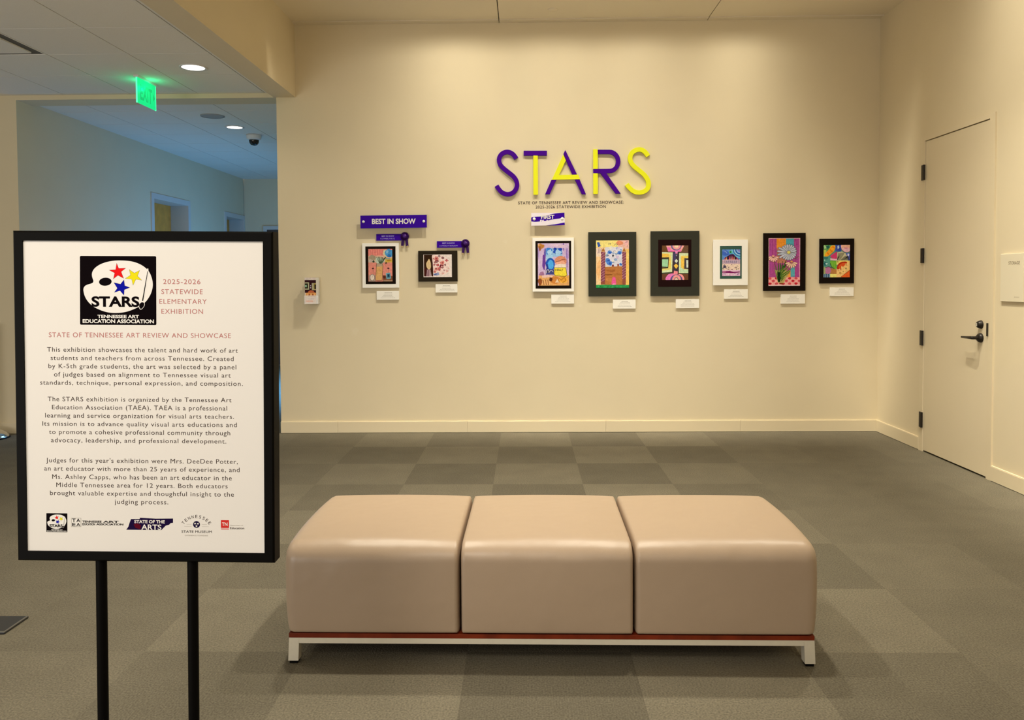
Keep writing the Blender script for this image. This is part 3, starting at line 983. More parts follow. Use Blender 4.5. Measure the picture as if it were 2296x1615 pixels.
RIB = mat('purple_satin', (0.05, 0.0, 0.17), 0.35)
RIBD = mat('dark_purple_satin', (0.030, 0.0, 0.09), 0.5, spec=0.2)
TIP = mat('gold_fringe', (0.45, 0.33, 0.16), 0.5)
def rosette_plaque(x, z, w_, hgt, line2, label):
    t = thing('award_plaque', label, 'award', (x, 0, z), group='award plaques with purple rosettes')
    MB().box(0, w_, -0.012, -0.0005, 0, hgt, BANNER).build('strip', t)
    mb = MB()
    write(mb, 'BEST IN SHOW', w_ * 0.20, w_ * 0.66, hgt * 0.68, hgt * 0.22, -0.0122, mat('lilac_ink', (0.45, 0.38, 0.72), 0.6), 0.015)
    write(mb, line2, w_ * (0.16 if len(line2) < 16 else 0.10), w_ * (0.68 if len(line2) < 16 else 0.76), hgt * 0.30, hgt * 0.19, -0.0122, MC['lilac_ink'], 0.01)
    mb.build('lettering', t)
    rx, rz = w_ + 0.012, hgt * 0.62
    mb = MB()
    n = 44
    prof = []
    for i in range(n):
        a = 2 * PI * i / n
        r = 0.040 if i % 2 == 0 else 0.0365
        prof.append((rx + r * math.cos(a), -0.014 - (0.004 if i % 2 == 0 else 0.0), rz + r * math.sin(a)))
    inner = [(rx + 0.017 * math.cos(2 * PI * i / n), -0.022 - (0.003 if i % 2 == 0 else 0), rz + 0.017 * math.sin(2 * PI * i / n)) for i in range(n)]
    mb.add(prof + inner, [(i, (i + 1) % n, n + (i + 1) % n, n + i) for i in range(n)], RIBD)
    mb.add([(p[0], -0.0125, p[2]) for p in prof] + prof, [(i, (i + 1) % n, n + (i + 1) % n, n + i) for i in range(n)], RIBD)
    ro = mb.build('rosette', t)
    ro['label'] = 'pleated dark purple rosette'
    MB().lathe([(0.0, 0.012), (0.009, 0.011), (0.016, 0.007), (0.019, 0.0)], (rx, -0.021, rz), (0, -1, 0), RIB, 24).build('button', ro)
    for sg in (-1, 1):
        mb = MB()
        poly = [(rx + sg * 0.002, rz - 0.02), (rx + sg * 0.028, rz - 0.026), (rx + sg * 0.036, rz - 0.098), (rx + sg * 0.024, rz - 0.090), (rx + sg * 0.014, rz - 0.102)]
        mb.prism(poly, -0.016, -0.014, RIBD)
        tl = mb.build('ribbon_tail', t)
        mb = MB()
        poly = [(rx + sg * 0.0347, rz - 0.088), (rx + sg * 0.036, rz - 0.104), (rx + sg * 0.024, rz - 0.095), (rx + sg * 0.014, rz - 0.108), (rx + sg * 0.0125, rz - 0.093), (rx + sg * 0.024, rz - 0.083)]
        mb.prism(poly, -0.0168, -0.0135, TIP)
        mb.build('tail_tip', tl)['label'] = 'gold tip of the ribbon tail'
    return t
rosette_plaque(-1.345, 1.754, 0.247, 0.060, 'K-2 MABEL FOLTZ', 'purple award strip with rosette above the white framed vase painting')
rosette_plaque(-0.795, 1.686, 0.247, 0.060, '3-5 MADELYN BURLESON', 'purple award strip with rosette above the small landscape format painting')

# ================================================================== ARTWORKS
CC = {}
def pc(r, g, b):
    k = (r, g, b)
    if k not in CC:
        q = lin(k)
        CC[k] = mat('pigment_%d_%d_%d' % k, (q[0] * 0.92, q[1] * 0.92, q[2] * 0.98), 0.85, spec=0.08, noise=0.13, nscale=75.0)
    return CC[k]
class Pic:
    """picture painted as stacked thin patches; design coordinates mapped to metres"""
    def __init__(s, src, dst, y):
        s.src = src; s.dst = dst; s.y = y; s.lay = []
        s.mb = MB()
    def T(s, X, Y):
        a, b, c, d = s.src; x0, z1, x1, z0 = s.dst
        u = min(max((X - a) / (c - a), 0.0), 1.0); v = min(max((Y - b) / (d - b), 0.0), 1.0)
        return (x0 + u * (x1 - x0), z1 + v * (z0 - z1))
    def p(s, poly, col):
        q = [s.T(*v) for v in poly]
        bb = (min(v[0] for v in q), min(v[1] for v in q), max(v[0] for v in q), max(v[1] for v in q))
        lv = 1
        for b, l in s.lay:
            if l >= lv and b[0] < bb[2] and b[2] > bb[0] and b[1] < bb[3] and b[3] > bb[1]:
                lv = l + 1
        s.lay.append((bb, lv))
        s.mb.flat(q, s.y - 6e-5 * lv, pc(*col))
        return s
    def l(s, pts, w_, col):
        return s.p(ribbon(pts, w_), col)
    def base(s, col, th=0.001):
        a, b, c, d = s.src
        x0, z1, x1, z0 = s.dst
        s.mb.box(x0, x1, s.y, s.y + th, z0, z1, pc(*col))
        return s

def artwork(label, outer, border, inner=None, inner_m=None, thick=0.012, tilt=0.0, back=0.006):
    """outer/inner = (x0, z1, x1, z0) on the wall"""
    x0, z1, x1, z0 = outer
    cx_ = (x0 + x1) / 2
    t = thing('mounted_artwork', label, 'artwork', (cx_, 0, z0), (0, tilt, 0), group='childrens paintings mounted on the show wall')
    MB().bbox(x0 - cx_, x1 - cx_, -thick - back, -back, 0, z1 - z0, border, 0.001, 1).build('mat_board', t)
    MB().box(x0 - cx_ + 0.08, x1 - cx_ - 0.08, -back, -0.0005, 0.08, z1 - z0 - 0.08, BLACKM).build('hanging_pad', t)
    y = -thick - back
    if inner:
        a, b, c, d = inner
        MB().box(a - cx_, c - cx_, y - 0.0012, y, d - z0, b - z0, inner_m).build('inner_mat', t)
        y -= 0.0012
    return t, cx_, z0, y - 0.001
def finish(t, pic):
    pic.mb.build('picture', t)
def dst(r, cx_, z0):
    return (r[0] - cx_, r[1] - z0, r[2] - cx_, r[3] - z0)

# --- vase on pink wall
t, cx_, z0, y = artwork('white framed painting of a tan vase of leaves on pink', (-1.4735, 1.7315, -1.140, 1.3265), MATW, (-1.444, 1.702, -1.170, 1.361), MATK)
P = Pic((208, 662, 632, 1232), dst((-1.418, 1.679, -1.200, 1.3835), cx_, z0), y).base((236, 150, 132))
P.p(rect(208, 662, 632, 790), (238, 140, 128))
for i in range(14):
    xx = 225 + i * 21; P.l([(xx, 670 + rnd.uniform(0, 20)), (xx + rnd.uniform(-5, 5), 775)], 4, (214, 112, 104) if i % 2 else (246, 172, 152))
P.p(rect(208, 780, 632, 900), (226, 190, 160)).p(blob(275, 815, 75, 45), (176, 160, 132)).p(blob(250, 870, 50, 22), (206, 186, 170))
P.p(blob(520, 740, 60, 55), (222, 214, 170)).p(blob(580, 735, 70, 75, 11, .15), (84, 164, 222)).p(blob(575, 780, 35, 30), (52, 118, 190)).p(blob(545, 715, 22, 25), (150, 206, 236))
for xx in (560, 585, 608): P.l([(xx, 690), (xx + 4, 770)], 5, (40, 96, 168))
P.p(rect(505, 825, 632, 900), (222, 186, 84)).p(blob(575, 862, 50, 14), (190, 140, 50)).p(blob(560, 835, 50, 10), (130, 170, 150))
P.p(blob(400, 860, 80, 60), (200, 214, 190))
for a, b, c, d_ in ((350, 800, 405, 910), (378, 795, 415, 915), (405, 800, 420, 915), (432, 800, 428, 915), (458, 805, 435, 915), (485, 815, 442, 912), (510, 800, 452, 905)):
    P.p([(a, b), (a + 12, b + 8), (c + 8, d_), (c - 4, d_)], (40, 62, 48)); P.l([(a + 8, b + 14), (c + 4, d_ - 6)], 5, (112, 140, 104))
P.p(blob(300, 885, 24, 20), (60, 78, 62)).p(blob(525, 908, 16, 14), (70, 60, 50))
P.p([(350, 918), (462, 918), (468, 965), (452, 1214), (328, 1214), (346, 1000)], (78, 56, 46)).p([(357, 924), (456, 924), (461, 965), (446, 1208), (335, 1208), (352, 1000)], (228, 178, 112))
P.p([(357, 924), (456, 924), (458, 965), (354, 975)], (196, 172, 142)); P.l([(345, 1095), (452, 1100)], 4, (190, 130, 76)); P.l([(345, 1040), (452, 1040)], 3, (204, 148, 90))
for xx in (288, 560): P.l([(xx, 1010), (xx + 2, 1105)], 4, (120, 96, 84)); P.p(blob(xx, 1002, 18, 14), (70, 36, 38))
P.p(rect(215, 1115, 330, 1232), (186, 158, 140)).p(ell(275, 1160, 42, 58), (90, 80, 78)).p(ell(275, 1160, 36, 52), (240, 224, 206)); P.l([(275, 1165), (278, 1125)], 4, (60, 50, 50))
P.p([(465, 1120), (632, 1140), (632, 1232), (460, 1232)], (140, 86, 58)).p(blob(485, 1150, 24, 26), (92, 48, 34)).p([(515, 1085), (592, 1075), (608, 1180), (525, 1190)], (120, 178, 194)).p(rect(540, 1100, 584, 1165), (44, 92, 120)).p(blob(560, 1128, 10, 16), (20, 40, 60))
P.p(rect(470, 1205, 632, 1232), (176, 140, 110))
finish(t, P)

# --- landscape format, dark tree and pink blossoms
t, cx_, z0, y = artwork('landscape format black mounted painting of pink blossoms by a dark figure', (-0.9645, 1.659, -0.6095, 1.380), mat('warm_black_board', (0.022, 0.016, 0.009), 0.8, spec=0.1), thick=0.014)
P = Pic((1192, 760, 1685, 1155), dst((-0.917, 1.625, -0.660, 1.4205), cx_, z0), y).base((244, 232, 222))
P.p([(1200, 763), (1328, 763), (1346, 815), (1335, 900), (1345, 1000), (1358, 1140), (1330, 1142), (1315, 1050), (1200, 1142)], (52, 32, 16))
P.p([(1200, 1000), (1250, 1000), (1240, 1142), (1200, 1142)], (70, 28, 22))
P.p(smooth_loop([(1292, 838), (1318, 905), (1320, 985), (1290, 1030), (1250, 985), (1240, 920), (1265, 870)], 4), (232, 204, 150)); P.l([(1265, 900), (1290, 915)], 5, (150, 110, 80)); P.l([(1262, 940), (1280, 945)], 5, (140, 100, 70))
P.p([(1250, 1020), (1315, 1020), (1318, 1142), (1240, 1142)], (150, 110, 128))
for k in range(8): P.l([(1250 + k * 9, 1030), (1240 + k * 10 + rnd.uniform(-6, 6), 1140)], 5, (226, 200, 190) if k % 2 else (96, 50, 62))
P.p(rect(1330, 763, 1360, 1142), (66, 32, 22))
P.p(smooth_loop([(1345, 775), (1440, 765), (1560, 800), (1640, 900), (1620, 1040), (1560, 1110), (1440, 1100), (1370, 1060), (1352, 900)], 4), (250, 226, 217))
cols = [(228, 138, 130), (236, 164, 150), (214, 110, 112), (150, 62, 66), (120, 40, 52), (128, 112, 110), (148, 130, 136), (236, 190, 180), (188, 92, 96)]
for xx, yy, r, ci in ((1415, 830, 36, 0), (1470, 790, 20, 6), (1525, 820, 24, 5), (1390, 895, 20, 4), (1425, 880, 28, 3), (1520, 905, 32, 0), (1590, 865, 20, 8), (1440, 945, 26, 8), (1380, 940, 18, 2), (1510, 970, 36, 4), (1490, 985, 16, 3), (1570, 940, 18, 5), (1410, 1010, 34, 1), (1465, 1020, 30, 2), (1550, 1035, 16, 6), (1600, 1050, 22, 7), (1630, 1000, 14, 7), (1530, 1090, 20, 7), (1390, 1060, 22, 0), (1365, 830, 16, 1), (1620, 870, 10, 2)):
    P.p(blob(xx, yy, r, r, 9, .3), cols[ci]); P.p(blob(xx + 3, yy + 2, r * .4, r * .4, 7, .3), cols[(ci + 3) % 9])
P.p(blob(1410, 1108, 48, 24), (120, 138, 190)).p(blob(1440, 1095, 20, 24), (160, 176, 214)); P.l([(1380, 1120), (1440, 1075)], 6, (92, 84, 150))
finish(t, P)

# --- blue figures and muffin
t, cx_, z0, y = artwork('white framed painting of a muffin and yellow cup before blue shapes', (0.070, 1.7695, 0.4445, 1.283), MATW, (0.097, 1.741, 0.4195, 1.311), MATK, back=0.010)
P = Pic((190, 560, 700, 1250), dst((0.1185, 1.7195, 0.4005, 1.3375), cx_, z0), y).base((214, 190, 224))
for k in range(16):
    xx = rnd.choice([rnd.uniform(195, 320), rnd.uniform(590, 690)]); yy = rnd.uniform(600, 950)
    P.p(blob(xx, yy, 14, rnd.uniform(40, 110), 9), rnd.choice([(186, 156, 214), (150, 118, 196), (228, 208, 234), (168, 140, 190), (204, 176, 216)]))
P.p(blob(480, 590, 90, 22), (230, 204, 226)).p(blob(600, 610, 60, 30), (222, 196, 218))
P.p(blob(245, 610, 48, 44), (196, 132, 60)).p(blob(225, 645, 20, 40), (160, 100, 60)).p(blob(205, 590, 14, 20), (226, 176, 110))
P.p(blob(290, 880, 24, 140, 11), (112, 66, 160)).p(blob(315, 700, 22, 70), (92, 80, 180)).p(blob(250, 1060, 40, 40), (170, 120, 160))
P.p(rect(320, 640, 590, 780), (150, 196, 236)).p(blob(375, 690, 60, 60), (62, 130, 222)).p(blob(385, 705, 34, 46), (178, 220, 246)).p(blob(520, 690, 72, 56), (40, 84, 196)).p(blob(520, 715, 50, 50), (170, 214, 246)).p(blob(470, 650, 24, 18), (30, 60, 170)).p(blob(570, 655, 18, 20), (34, 66, 176))
P.p(blob(380, 790, 55, 50), (166, 214, 244)).p(blob(395, 900, 78, 100, 11, .12), (36, 92, 196)).p(blob(400, 905, 52, 78, 11, .12), (84, 178, 246)).p(blob(345, 960, 18, 60), (40, 60, 150))
P.p(rect(318, 985, 455, 1070), (70, 76, 140))
P.l(smooth_path([(330, 1050), (335, 1000), (365, 995), (370, 1040)], 4), 10, (230, 226, 220)); P.l(smooth_path([(380, 1030), (400, 1000), (425, 1010), (440, 1030)], 4), 8, (206, 214, 226)); P.p(blob(355, 1025, 12, 14), (60, 50, 60))
P.p(rect(200, 1085, 700, 1250), (234, 176, 108)).p(blob(330, 1100, 90, 20), (240, 204, 190)).p(blob(225, 1180, 40, 60), (152, 84, 44))
for k in range(7): P.l([(262 + k * 18, 1150 + rnd.uniform(0, 20)), (270 + k * 18, 1240)], 9, (120, 66, 30) if k % 2 else (246, 208, 150))
P.p(ell(470, 1160, 80, 62), (214, 138, 64)).p(blob(400, 1150, 26, 30), (96, 48, 24)).p([(505, 1140), (535, 1200), (470, 1200)], (238, 214, 180)).p(ell(605, 1150, 70, 64), (246, 190, 74)).p(ell(605, 1150, 56, 50), (238, 170, 60))
P.l(smooth_path([(540, 1130), (570, 1160), (620, 1120), (640, 1170), (590, 1200)], 5), 8, (150, 96, 40))
P.p(smooth_loop([(470, 880), (465, 830), (500, 790), (560, 765), (620, 785), (655, 830), (648, 900), (600, 905), (540, 905)], 4), (222, 148, 116)); P.p(blob(560, 880, 85, 28), (240, 178, 150)); P.l(smooth_path([(480, 860), (540, 850), (580, 830), (640, 820)], 4), 8, (140, 76, 56))
P.p([(465, 920), (560, 895), (645, 905), (650, 955), (455, 960)], (244, 228, 212)).p([(455, 955), (648, 955), (668, 1075), (640, 1105), (470, 1092), (450, 1060)], (110, 96, 30)).p([(461, 962), (642, 962), (660, 1072), (636, 1097), (476, 1086), (457, 1058)], (246, 226, 70))
for pts in ([(478, 985), (476, 1010)], [(478, 998), (490, 990), (492, 1010)], [(500, 988), (508, 1008), (516, 988), (502, 990)], [(524, 1010), (524, 988), (540, 1008), (540, 986)], [(566, 988), (550, 996), (562, 1008), (566, 1000)], [(578, 986), (586, 998), (598, 980), (580, 1018)]):
    P.l(pts, 6, (60, 50, 20))
finish(t, P)

# --- castle
t, cx_, z0, y = artwork('charcoal mounted painting of a brown castle with a pink door', (0.575, 1.8175, 1.006, 1.2375), MATG, back=0.009)
P = Pic((222, 255, 848, 1155), dst((0.6435, 1.741, 0.940, 1.314), cx_, z0), y).base((246, 214, 150))
P.p(rect(222, 255, 640, 380), (248, 232, 140)).p(rect(640, 255, 848, 420), (244, 196, 180)).p(blob(660, 300, 70, 40), (238, 150, 110)).p(blob(790, 300, 40, 60), (246, 190, 190))
P.p(rect(222, 420, 335, 1100), (250, 214, 158)).p(rect(790, 420, 848, 1110), (250, 206, 110)).p(blob(270, 800, 40, 180), (246, 194, 130)).p(blob(820, 560, 24, 90), (250, 220, 130)).p(rect(222, 400, 320, 560), (248, 226, 200))
P.p([(238, 290), (285, 288), (310, 360), (262, 385)], (60, 96, 180))
for k in range(6): P.l([(250 + k * 14, 400), (262 + k * 12, 440), (248 + k * 13, 500)], 6, (100, 90, 96) if k % 2 else (214, 180, 210))
P.p(rect(395, 380, 725, 750), (226, 226, 236))
for k in range(24):
    P.p(blob(rnd.uniform(405, 715), rnd.uniform(390, 740), rnd.uniform(16, 36), rnd.uniform(14, 32), 9, .35), rnd.choice([(196, 210, 236), (238, 234, 220), (214, 196, 226), (168, 190, 226), (232, 240, 214), (150, 176, 214)]))
for xx, yy, rx, ry in ((480, 480, 44, 32), (665, 490, 40, 34), (450, 640, 50, 50), (480, 690, 52, 46), (690, 710, 28, 24)):
    P.p(blob(xx, yy, rx, ry, 11, .2), (84, 140, 222)); P.p(blob(xx + 8, yy + 6, rx * .5, ry * .5), (44, 90, 196))
for pts in ([(450, 330), (480, 308), (500, 312), (485, 335)], [(560, 355), (590, 325), (630, 330), (610, 350)], [(420, 555), (440, 535), (460, 545)], [(545, 470), (570, 450), (600, 460)], [(785, 300), (810, 280), (825, 290)], [(815, 350), (810, 385)]):
    P.l(smooth_path(pts, 4), 7, (90, 80, 90))
P.p(blob(545, 545, 18, 24), (60, 66, 84))
P.p([(385, 760), (520, 752), (525, 720), (560, 715), (562, 750), (625, 748), (628, 705), (655, 705), (658, 745), (725, 750), (740, 1100), (385, 1100)], (190, 124, 66)).p(blob(500, 830, 90, 22), (168, 104, 52)).p(blob(640, 900, 80, 20), (176, 112, 56)).p(blob(500, 1000, 100, 30), (204, 138, 78)).p(blob(460, 905, 80, 12), (150, 92, 46))
P.p(rect(525, 715, 560, 748), (120, 54, 70)).p(rect(626, 703, 656, 732), (126, 40, 60))
for x0_, x1_, yt, yb in ((322, 395, 470, 1090), (722, 790, 470, 1100)):
    P.p([(x0_ - 4, yt), (x1_ + 4, yt), (x1_ - 4, yb), (x0_ - 12 if x0_ < 400 else x0_, yb)], (150, 84, 66))
    yy = yt + 8
    while yy < (1035 if x0_ < 400 else 975):
        for q in range(3):
            P.p(rect(x0_ + 2 + q * 21, yy, x0_ + 16 + q * 21, yy + 12), (120, 60, 116) if (int(yy / 17) + q) % 3 else (218, 170, 206))
        yy += 17
    P.p([(x0_ - 10, yt - 2), ((x0_ + x1_) / 2, yt - 95), (x1_ + 10, yt - 2)], (250, 232, 200)).p([(x0_ - 2, yt - 4), ((x0_ + x1_) / 2, yt - 84), (x1_ + 2, yt - 4)], (188, 120, 58))
P.p(smooth_loop([(520, 1100), (522, 1010), (540, 955), (562, 945), (585, 960), (597, 1010), (597, 1100)], 4), (240, 96, 160)).p(blob(560, 1085, 28, 14), (244, 160, 190))
P.p([(222, 1098), (400, 1095), (848, 1102), (848, 1155), (222, 1155)], (44, 156, 84))
for k in range(20): P.p(blob(rnd.uniform(230, 840), rnd.uniform(1106, 1148), 20, 7), (70, 178, 104) if k % 2 else (30, 130, 66))
finish(t, P)

# --- geometric
t, cx_, z0, y = artwork('charcoal mounted geometric painting with yellow brackets and pink arches', (1.1345, 1.8215, 1.5725, 1.238), MATG, (1.203, 1.744, 1.500, 1.321), mat('plum_black_paper', (0.014, 0.004, 0.004), 0.85, spec=0.06), back=0.009)
P = Pic((322, 345, 830, 1003), dst((1.237, 1.692, 1.472, 1.3815), cx_, z0), y).base((84, 66, 60))
P.p(rect(322, 345, 540, 480), (110, 74, 44)).p(rect(640, 345, 830, 480), (112, 82, 60)).p(rect(322, 880, 830, 1003), (112, 72, 48)).p(rect(535, 460, 655, 850), (66, 56, 68)).p(rect(540, 470, 590, 640), (76, 68, 110))
for (pts, cA, cB) in (([(400, 348), (752, 348), (690, 465), (440, 460)], (250, 176, 170), (246, 122, 186)),):
    P.p(pts, cA).p([(470, 440), (440, 460), (690, 465), (700, 440), (640, 420)], cB).p([(415, 380), (470, 380), (520, 460), (445, 460)], (244, 124, 196))
    P.p(ell(597, 350, 105, 92), (116, 108, 150)).p(ell(603, 348, 80, 76), (248, 160, 170)).p(ell(600, 345, 52, 58), (240, 196, 170)).p(ell(600, 345, 34, 40), (250, 230, 190))
P.p([(575, 440), (625, 440), (622, 500), (582, 500)], (244, 150, 206)).p([(585, 520), (620, 520), (602, 558)], (150, 150, 160))
P.p([(322, 470), (530, 475), (515, 850), (322, 862)], (224, 238, 190)).p([(322, 496), (485, 500), (500, 790), (470, 810), (322, 826)], (240, 228, 130)).p([(322, 500), (450, 505), (455, 570), (322, 572)], (250, 206, 88)).p([(450, 570), (492, 540), (500, 780), (445, 770)], (246, 222, 110)).p([(322, 572), (458, 570), (442, 778), (322, 772)], (66, 62, 52)).p([(322, 608), (440, 608), (432, 752), (322, 745)], (168, 222, 176)).p([(322, 760), (440, 780), (322, 790)], (120, 110, 60))
P.p([(322, 862), (515, 850), (480, 880), (322, 888)], (70, 78, 60))
P.p([(655, 492), (830, 492), (830, 872), (648, 872)], (222, 236, 190)).p([(690, 540), (830, 540), (830, 830), (690, 830)], (246, 220, 110)).p([(690, 560), (760, 570), (760, 800), (690, 800)], (250, 206, 86)).p([(660, 740), (740, 800), (830, 800), (830, 860), (670, 865)], (200, 232, 190)).p([(755, 588), (830, 590), (830, 795), (750, 792)], (74, 70, 76)).p([(790, 625), (830, 625), (830, 768), (796, 768)], (228, 240, 222))
P.p([(648, 872), (830, 872), (830, 892), (655, 886)], (70, 78, 60))
P.p([(598, 602), (632, 640), (598, 682), (565, 642)], (232, 240, 222)).p([(594, 690), (638, 735), (596, 792), (548, 730)], (248, 202, 80))
P.p(smooth_loop([(398, 1003), (400, 950), (440, 900), (500, 880), (560, 890), (560, 1003)], 3), (244, 130, 200)).p(smooth_loop([(640, 900), (700, 898), (735, 930), (750, 1003), (640, 1003)], 3), (250, 160, 160)).p([(555, 825), (625, 840), (622, 905), (640, 930), (520, 940), (545, 890)], (250, 150, 160))
P.p(ell(600, 1003, 120, 105, 24), (104, 92, 150)).p(ell(603, 1003, 86, 96, 24), (250, 166, 164)).p(ell(600, 1003, 44, 52), (140, 126, 120)).p(ell(598, 1003, 30, 34), (248, 220, 190))
finish(t, P)

# --- night pyramid, teal mat
t, cx_, z0, y = artwork('small white mounted collage with a green mat and pink layered cake shape', (1.6965, 1.7405, 2.0075, 1.330), MATW, (1.757, 1.684, 1.952, 1.3905), mat('teal_green_paper', (0.022, 0.085, 0.065), 0.75), back=0.009)
P = Pic((350, 365, 755, 985), dst((1.777, 1.6525, 1.938, 1.4145), cx_, z0), y).base((232, 196, 206))
P.p(rect(350, 365, 755, 600), (96, 150, 222)).p(blob(430, 450, 80, 70), (70, 110, 206)).p(blob(560, 470, 60, 60), (76, 150, 214))
for k in range(9): P.l(smooth_path([(360 + k * 12, 400 + k * 6), (400 + k * 9, 380 + k * 12), (450 + k * 4, 430 + k * 8)], 4), 6, (170, 206, 246) if k % 2 else (48, 80, 176))
for k, c in enumerate([(120, 214, 232), (60, 120, 200), (170, 226, 240), (44, 84, 180), (140, 196, 236), (160, 130, 210)]):
    r = 185 - k * 27
    P.l([(755 - r * math.cos(a), 365 + r * math.sin(a)) for a in (PI / 2 * i / 10 for i in range(11))], 24, c)
P.p(ell(535, 425, 34, 34), (110, 206, 150)).p(ell(533, 425, 20, 20), (24, 104, 70))
P.p([(390, 610), (400, 560), (530, 480), (600, 470), (680, 560), (755, 620)], (70, 30, 70))
for k in range(9):
    xx = 400 + k * 34
    P.p([(xx, 606), (xx + 12, 540 - 40 * math.exp(-((k - 4) / 2.2) ** 2)), (xx + 24, 606)], [(244, 120, 130), (246, 176, 90), (40, 20, 40), (240, 90, 120), (250, 200, 170)][k % 5])
P.p(rect(350, 600, 755, 700), (208, 180, 200)).p(blob(550, 655, 150, 30), (168, 150, 180)).p(blob(400, 650, 40, 30), (190, 160, 176))
for k in range(16): P.l([(380 + k * 22, 625), (392 + k * 22, 690)], 5, (120, 104, 140) if k % 2 else (236, 214, 214))
P.p(rect(350, 700, 755, 860), (246, 222, 200))
for k in range(26):
    P.p(blob(rnd.uniform(360, 745), rnd.uniform(705, 850), rnd.uniform(5, 13), rnd.uniform(6, 16), 7, .4), rnd.choice([(60, 44, 56), (140, 120, 90), (110, 130, 80), (190, 120, 130), (80, 60, 80)]))
P.p(blob(405, 770, 40, 44), (130, 120, 132)).p(blob(405, 772, 22, 24), (70, 60, 84))
P.p(rect(350, 850, 755, 985), (236, 196, 222)).p([(350, 880), (520, 865), (600, 890), (745, 880), (745, 905), (560, 920), (350, 905)], (130, 30, 100)).p(blob(400, 890, 40, 14), (170, 60, 130))
for k in range(14): P.p(blob(rnd.uniform(360, 745), rnd.uniform(920, 975), 22, 7, 7), rnd.choice([(150, 90, 160), (244, 220, 236), (200, 140, 190), (120, 100, 150)]))
finish(t, P)

# --- daisy bouquet
t, cx_, z0, y = artwork('black mounted painting of a pale blue daisy in a green vase', (2.146, 1.797, 2.5235, 1.277), MATK, back=0.009)
P = Pic((195, 225, 830, 1170), dst((2.192, 1.751, 2.4735, 1.323), cx_, z0), y).base((246, 200, 206))
P.p(rect(205, 235, 820, 1000), (178, 76, 146)).p(rect(355, 232, 545, 420), (246, 158, 52)).p(rect(545, 232, 705, 420), (84, 172, 188)).p(rect(640, 780, 725, 990), (96, 176, 188)).p(rect(545, 880, 640, 1010), (248, 168, 76)).p(rect(360, 420, 560, 720), (198, 130, 104))
for k in range(22):
    xx = rnd.choice([rnd.uniform(210, 340), rnd.uniform(715, 810)]); P.l([(xx, rnd.uniform(240, 500)), (xx + 6, rnd.uniform(560, 980))], 8, rnd.choice([(150, 54, 130), (206, 100, 160), (190, 88, 170), (160, 70, 150)]))
for k in range(6): P.l([(375 + k * 28, 240), (372 + k * 28, 330)], 6, (232, 132, 30))
P.p(rect(195, 1000, 830, 1165), (250, 178, 172))
for i in range(10):
    for j in range(3):
        if (i + j) % 2 == 0: P.p(blob(225 + i * 66, 1022 + j * 52, 33, 24, 9, .12), (206, 40, 58) if (i * 3 + j) % 4 else (224, 84, 96))
P.p(rect(195, 1150, 830, 1170), (248, 214, 214))
for a, b in (((290, 600), (400, 1080)), ((640, 720), (430, 1050)), ((560, 640), (420, 1040)), ((400, 690), (410, 1060)), ((480, 680), (420, 1060)), ((720, 640), (800, 590))):
    P.l([a, b], 12, (112, 84, 60))
P.p([(320, 860), (640, 870), (560, 1000), (500, 1120), (380, 1105)], (196, 180, 110))
for a, b in (((300, 770), (400, 1090)), ((340, 740), (405, 1090)), ((380, 720), (405, 1090)), ((430, 700), (410, 1090)), ((480, 730), (412, 1085)), ((530, 680), (415, 1070))):
    P.p([a, (a[0] + 22, a[1] + 60), (b[0] + 14, b[1]), (b[0] - 12, b[1])], (34, 74, 30)); P.l([(a[0] + 6, a[1] + 30), (b[0], b[1] - 40)], 7, (104, 150, 74))
for a, b in (((600, 800), (430, 960)), ((640, 840), (430, 1000)), ((560, 780), (430, 900)), ((630, 880), (440, 1040)), ((520, 990), (450, 1080))):
    P.p([a, (a[0] - 20, a[1] + 40), b, (b[0] + 6, b[1] - 50)], (92, 130, 50)); P.l([a, b], 9, (58, 84, 30)); P.l([(a[0] - 10, a[1] + 16), (b[0] + 16, b[1] - 6)], 6, (208, 196, 96))
P.p([(375, 900), (430, 900), (425, 1095), (390, 1095)], (22, 46, 18)).p(blob(455, 1125, 40, 14), (150, 60, 40))
def petal(cx0, cy0, ang, L, w_, c, oc):
    ca, sa = math.cos(ang), math.sin(ang)
    def tr(u, v): return (cx0 + u * ca - v * sa, cy0 + u * sa + v * ca)
    P.p([tr(20, 0), tr(L * .55, -w_), tr(L * .92, -w_ * .8), tr(L + 6, 0), tr(L * .92, w_ * .8), tr(L * .55, w_)], oc)
    P.p([tr(28, 0), tr(L * .55, -w_ * .74), tr(L * .9, -w_ * .6), tr(L - 4, 0), tr(L * .9, w_ * .6), tr(L * .55, w_ * .74)], c)
for k in range(20):
    a = 2 * PI * k / 20 + .1
    petal(600, 505, a, 165 + 80 * max(0, -math.cos(a)) ** 2 * (1 if abs(math.sin(a)) < .6 else .3), 26, (190, 200, 214) if k % 2 else (206, 208, 222), (84, 84, 104))
P.p(ell(600, 508, 34, 30), (232, 226, 110))
for k in range(7): petal(290, 580, 0.35 + k * .42, 120, 20, (250, 206, 186), (150, 84, 76))
P.p(blob(288, 580, 26, 18), (246, 176, 150))
for k in range(7): petal(655, 695, 0.3 + k * .42, 130, 20, (250, 214, 186), (160, 92, 70))
P.p(blob(660, 690, 24, 18), (230, 170, 90))
finish(t, P)

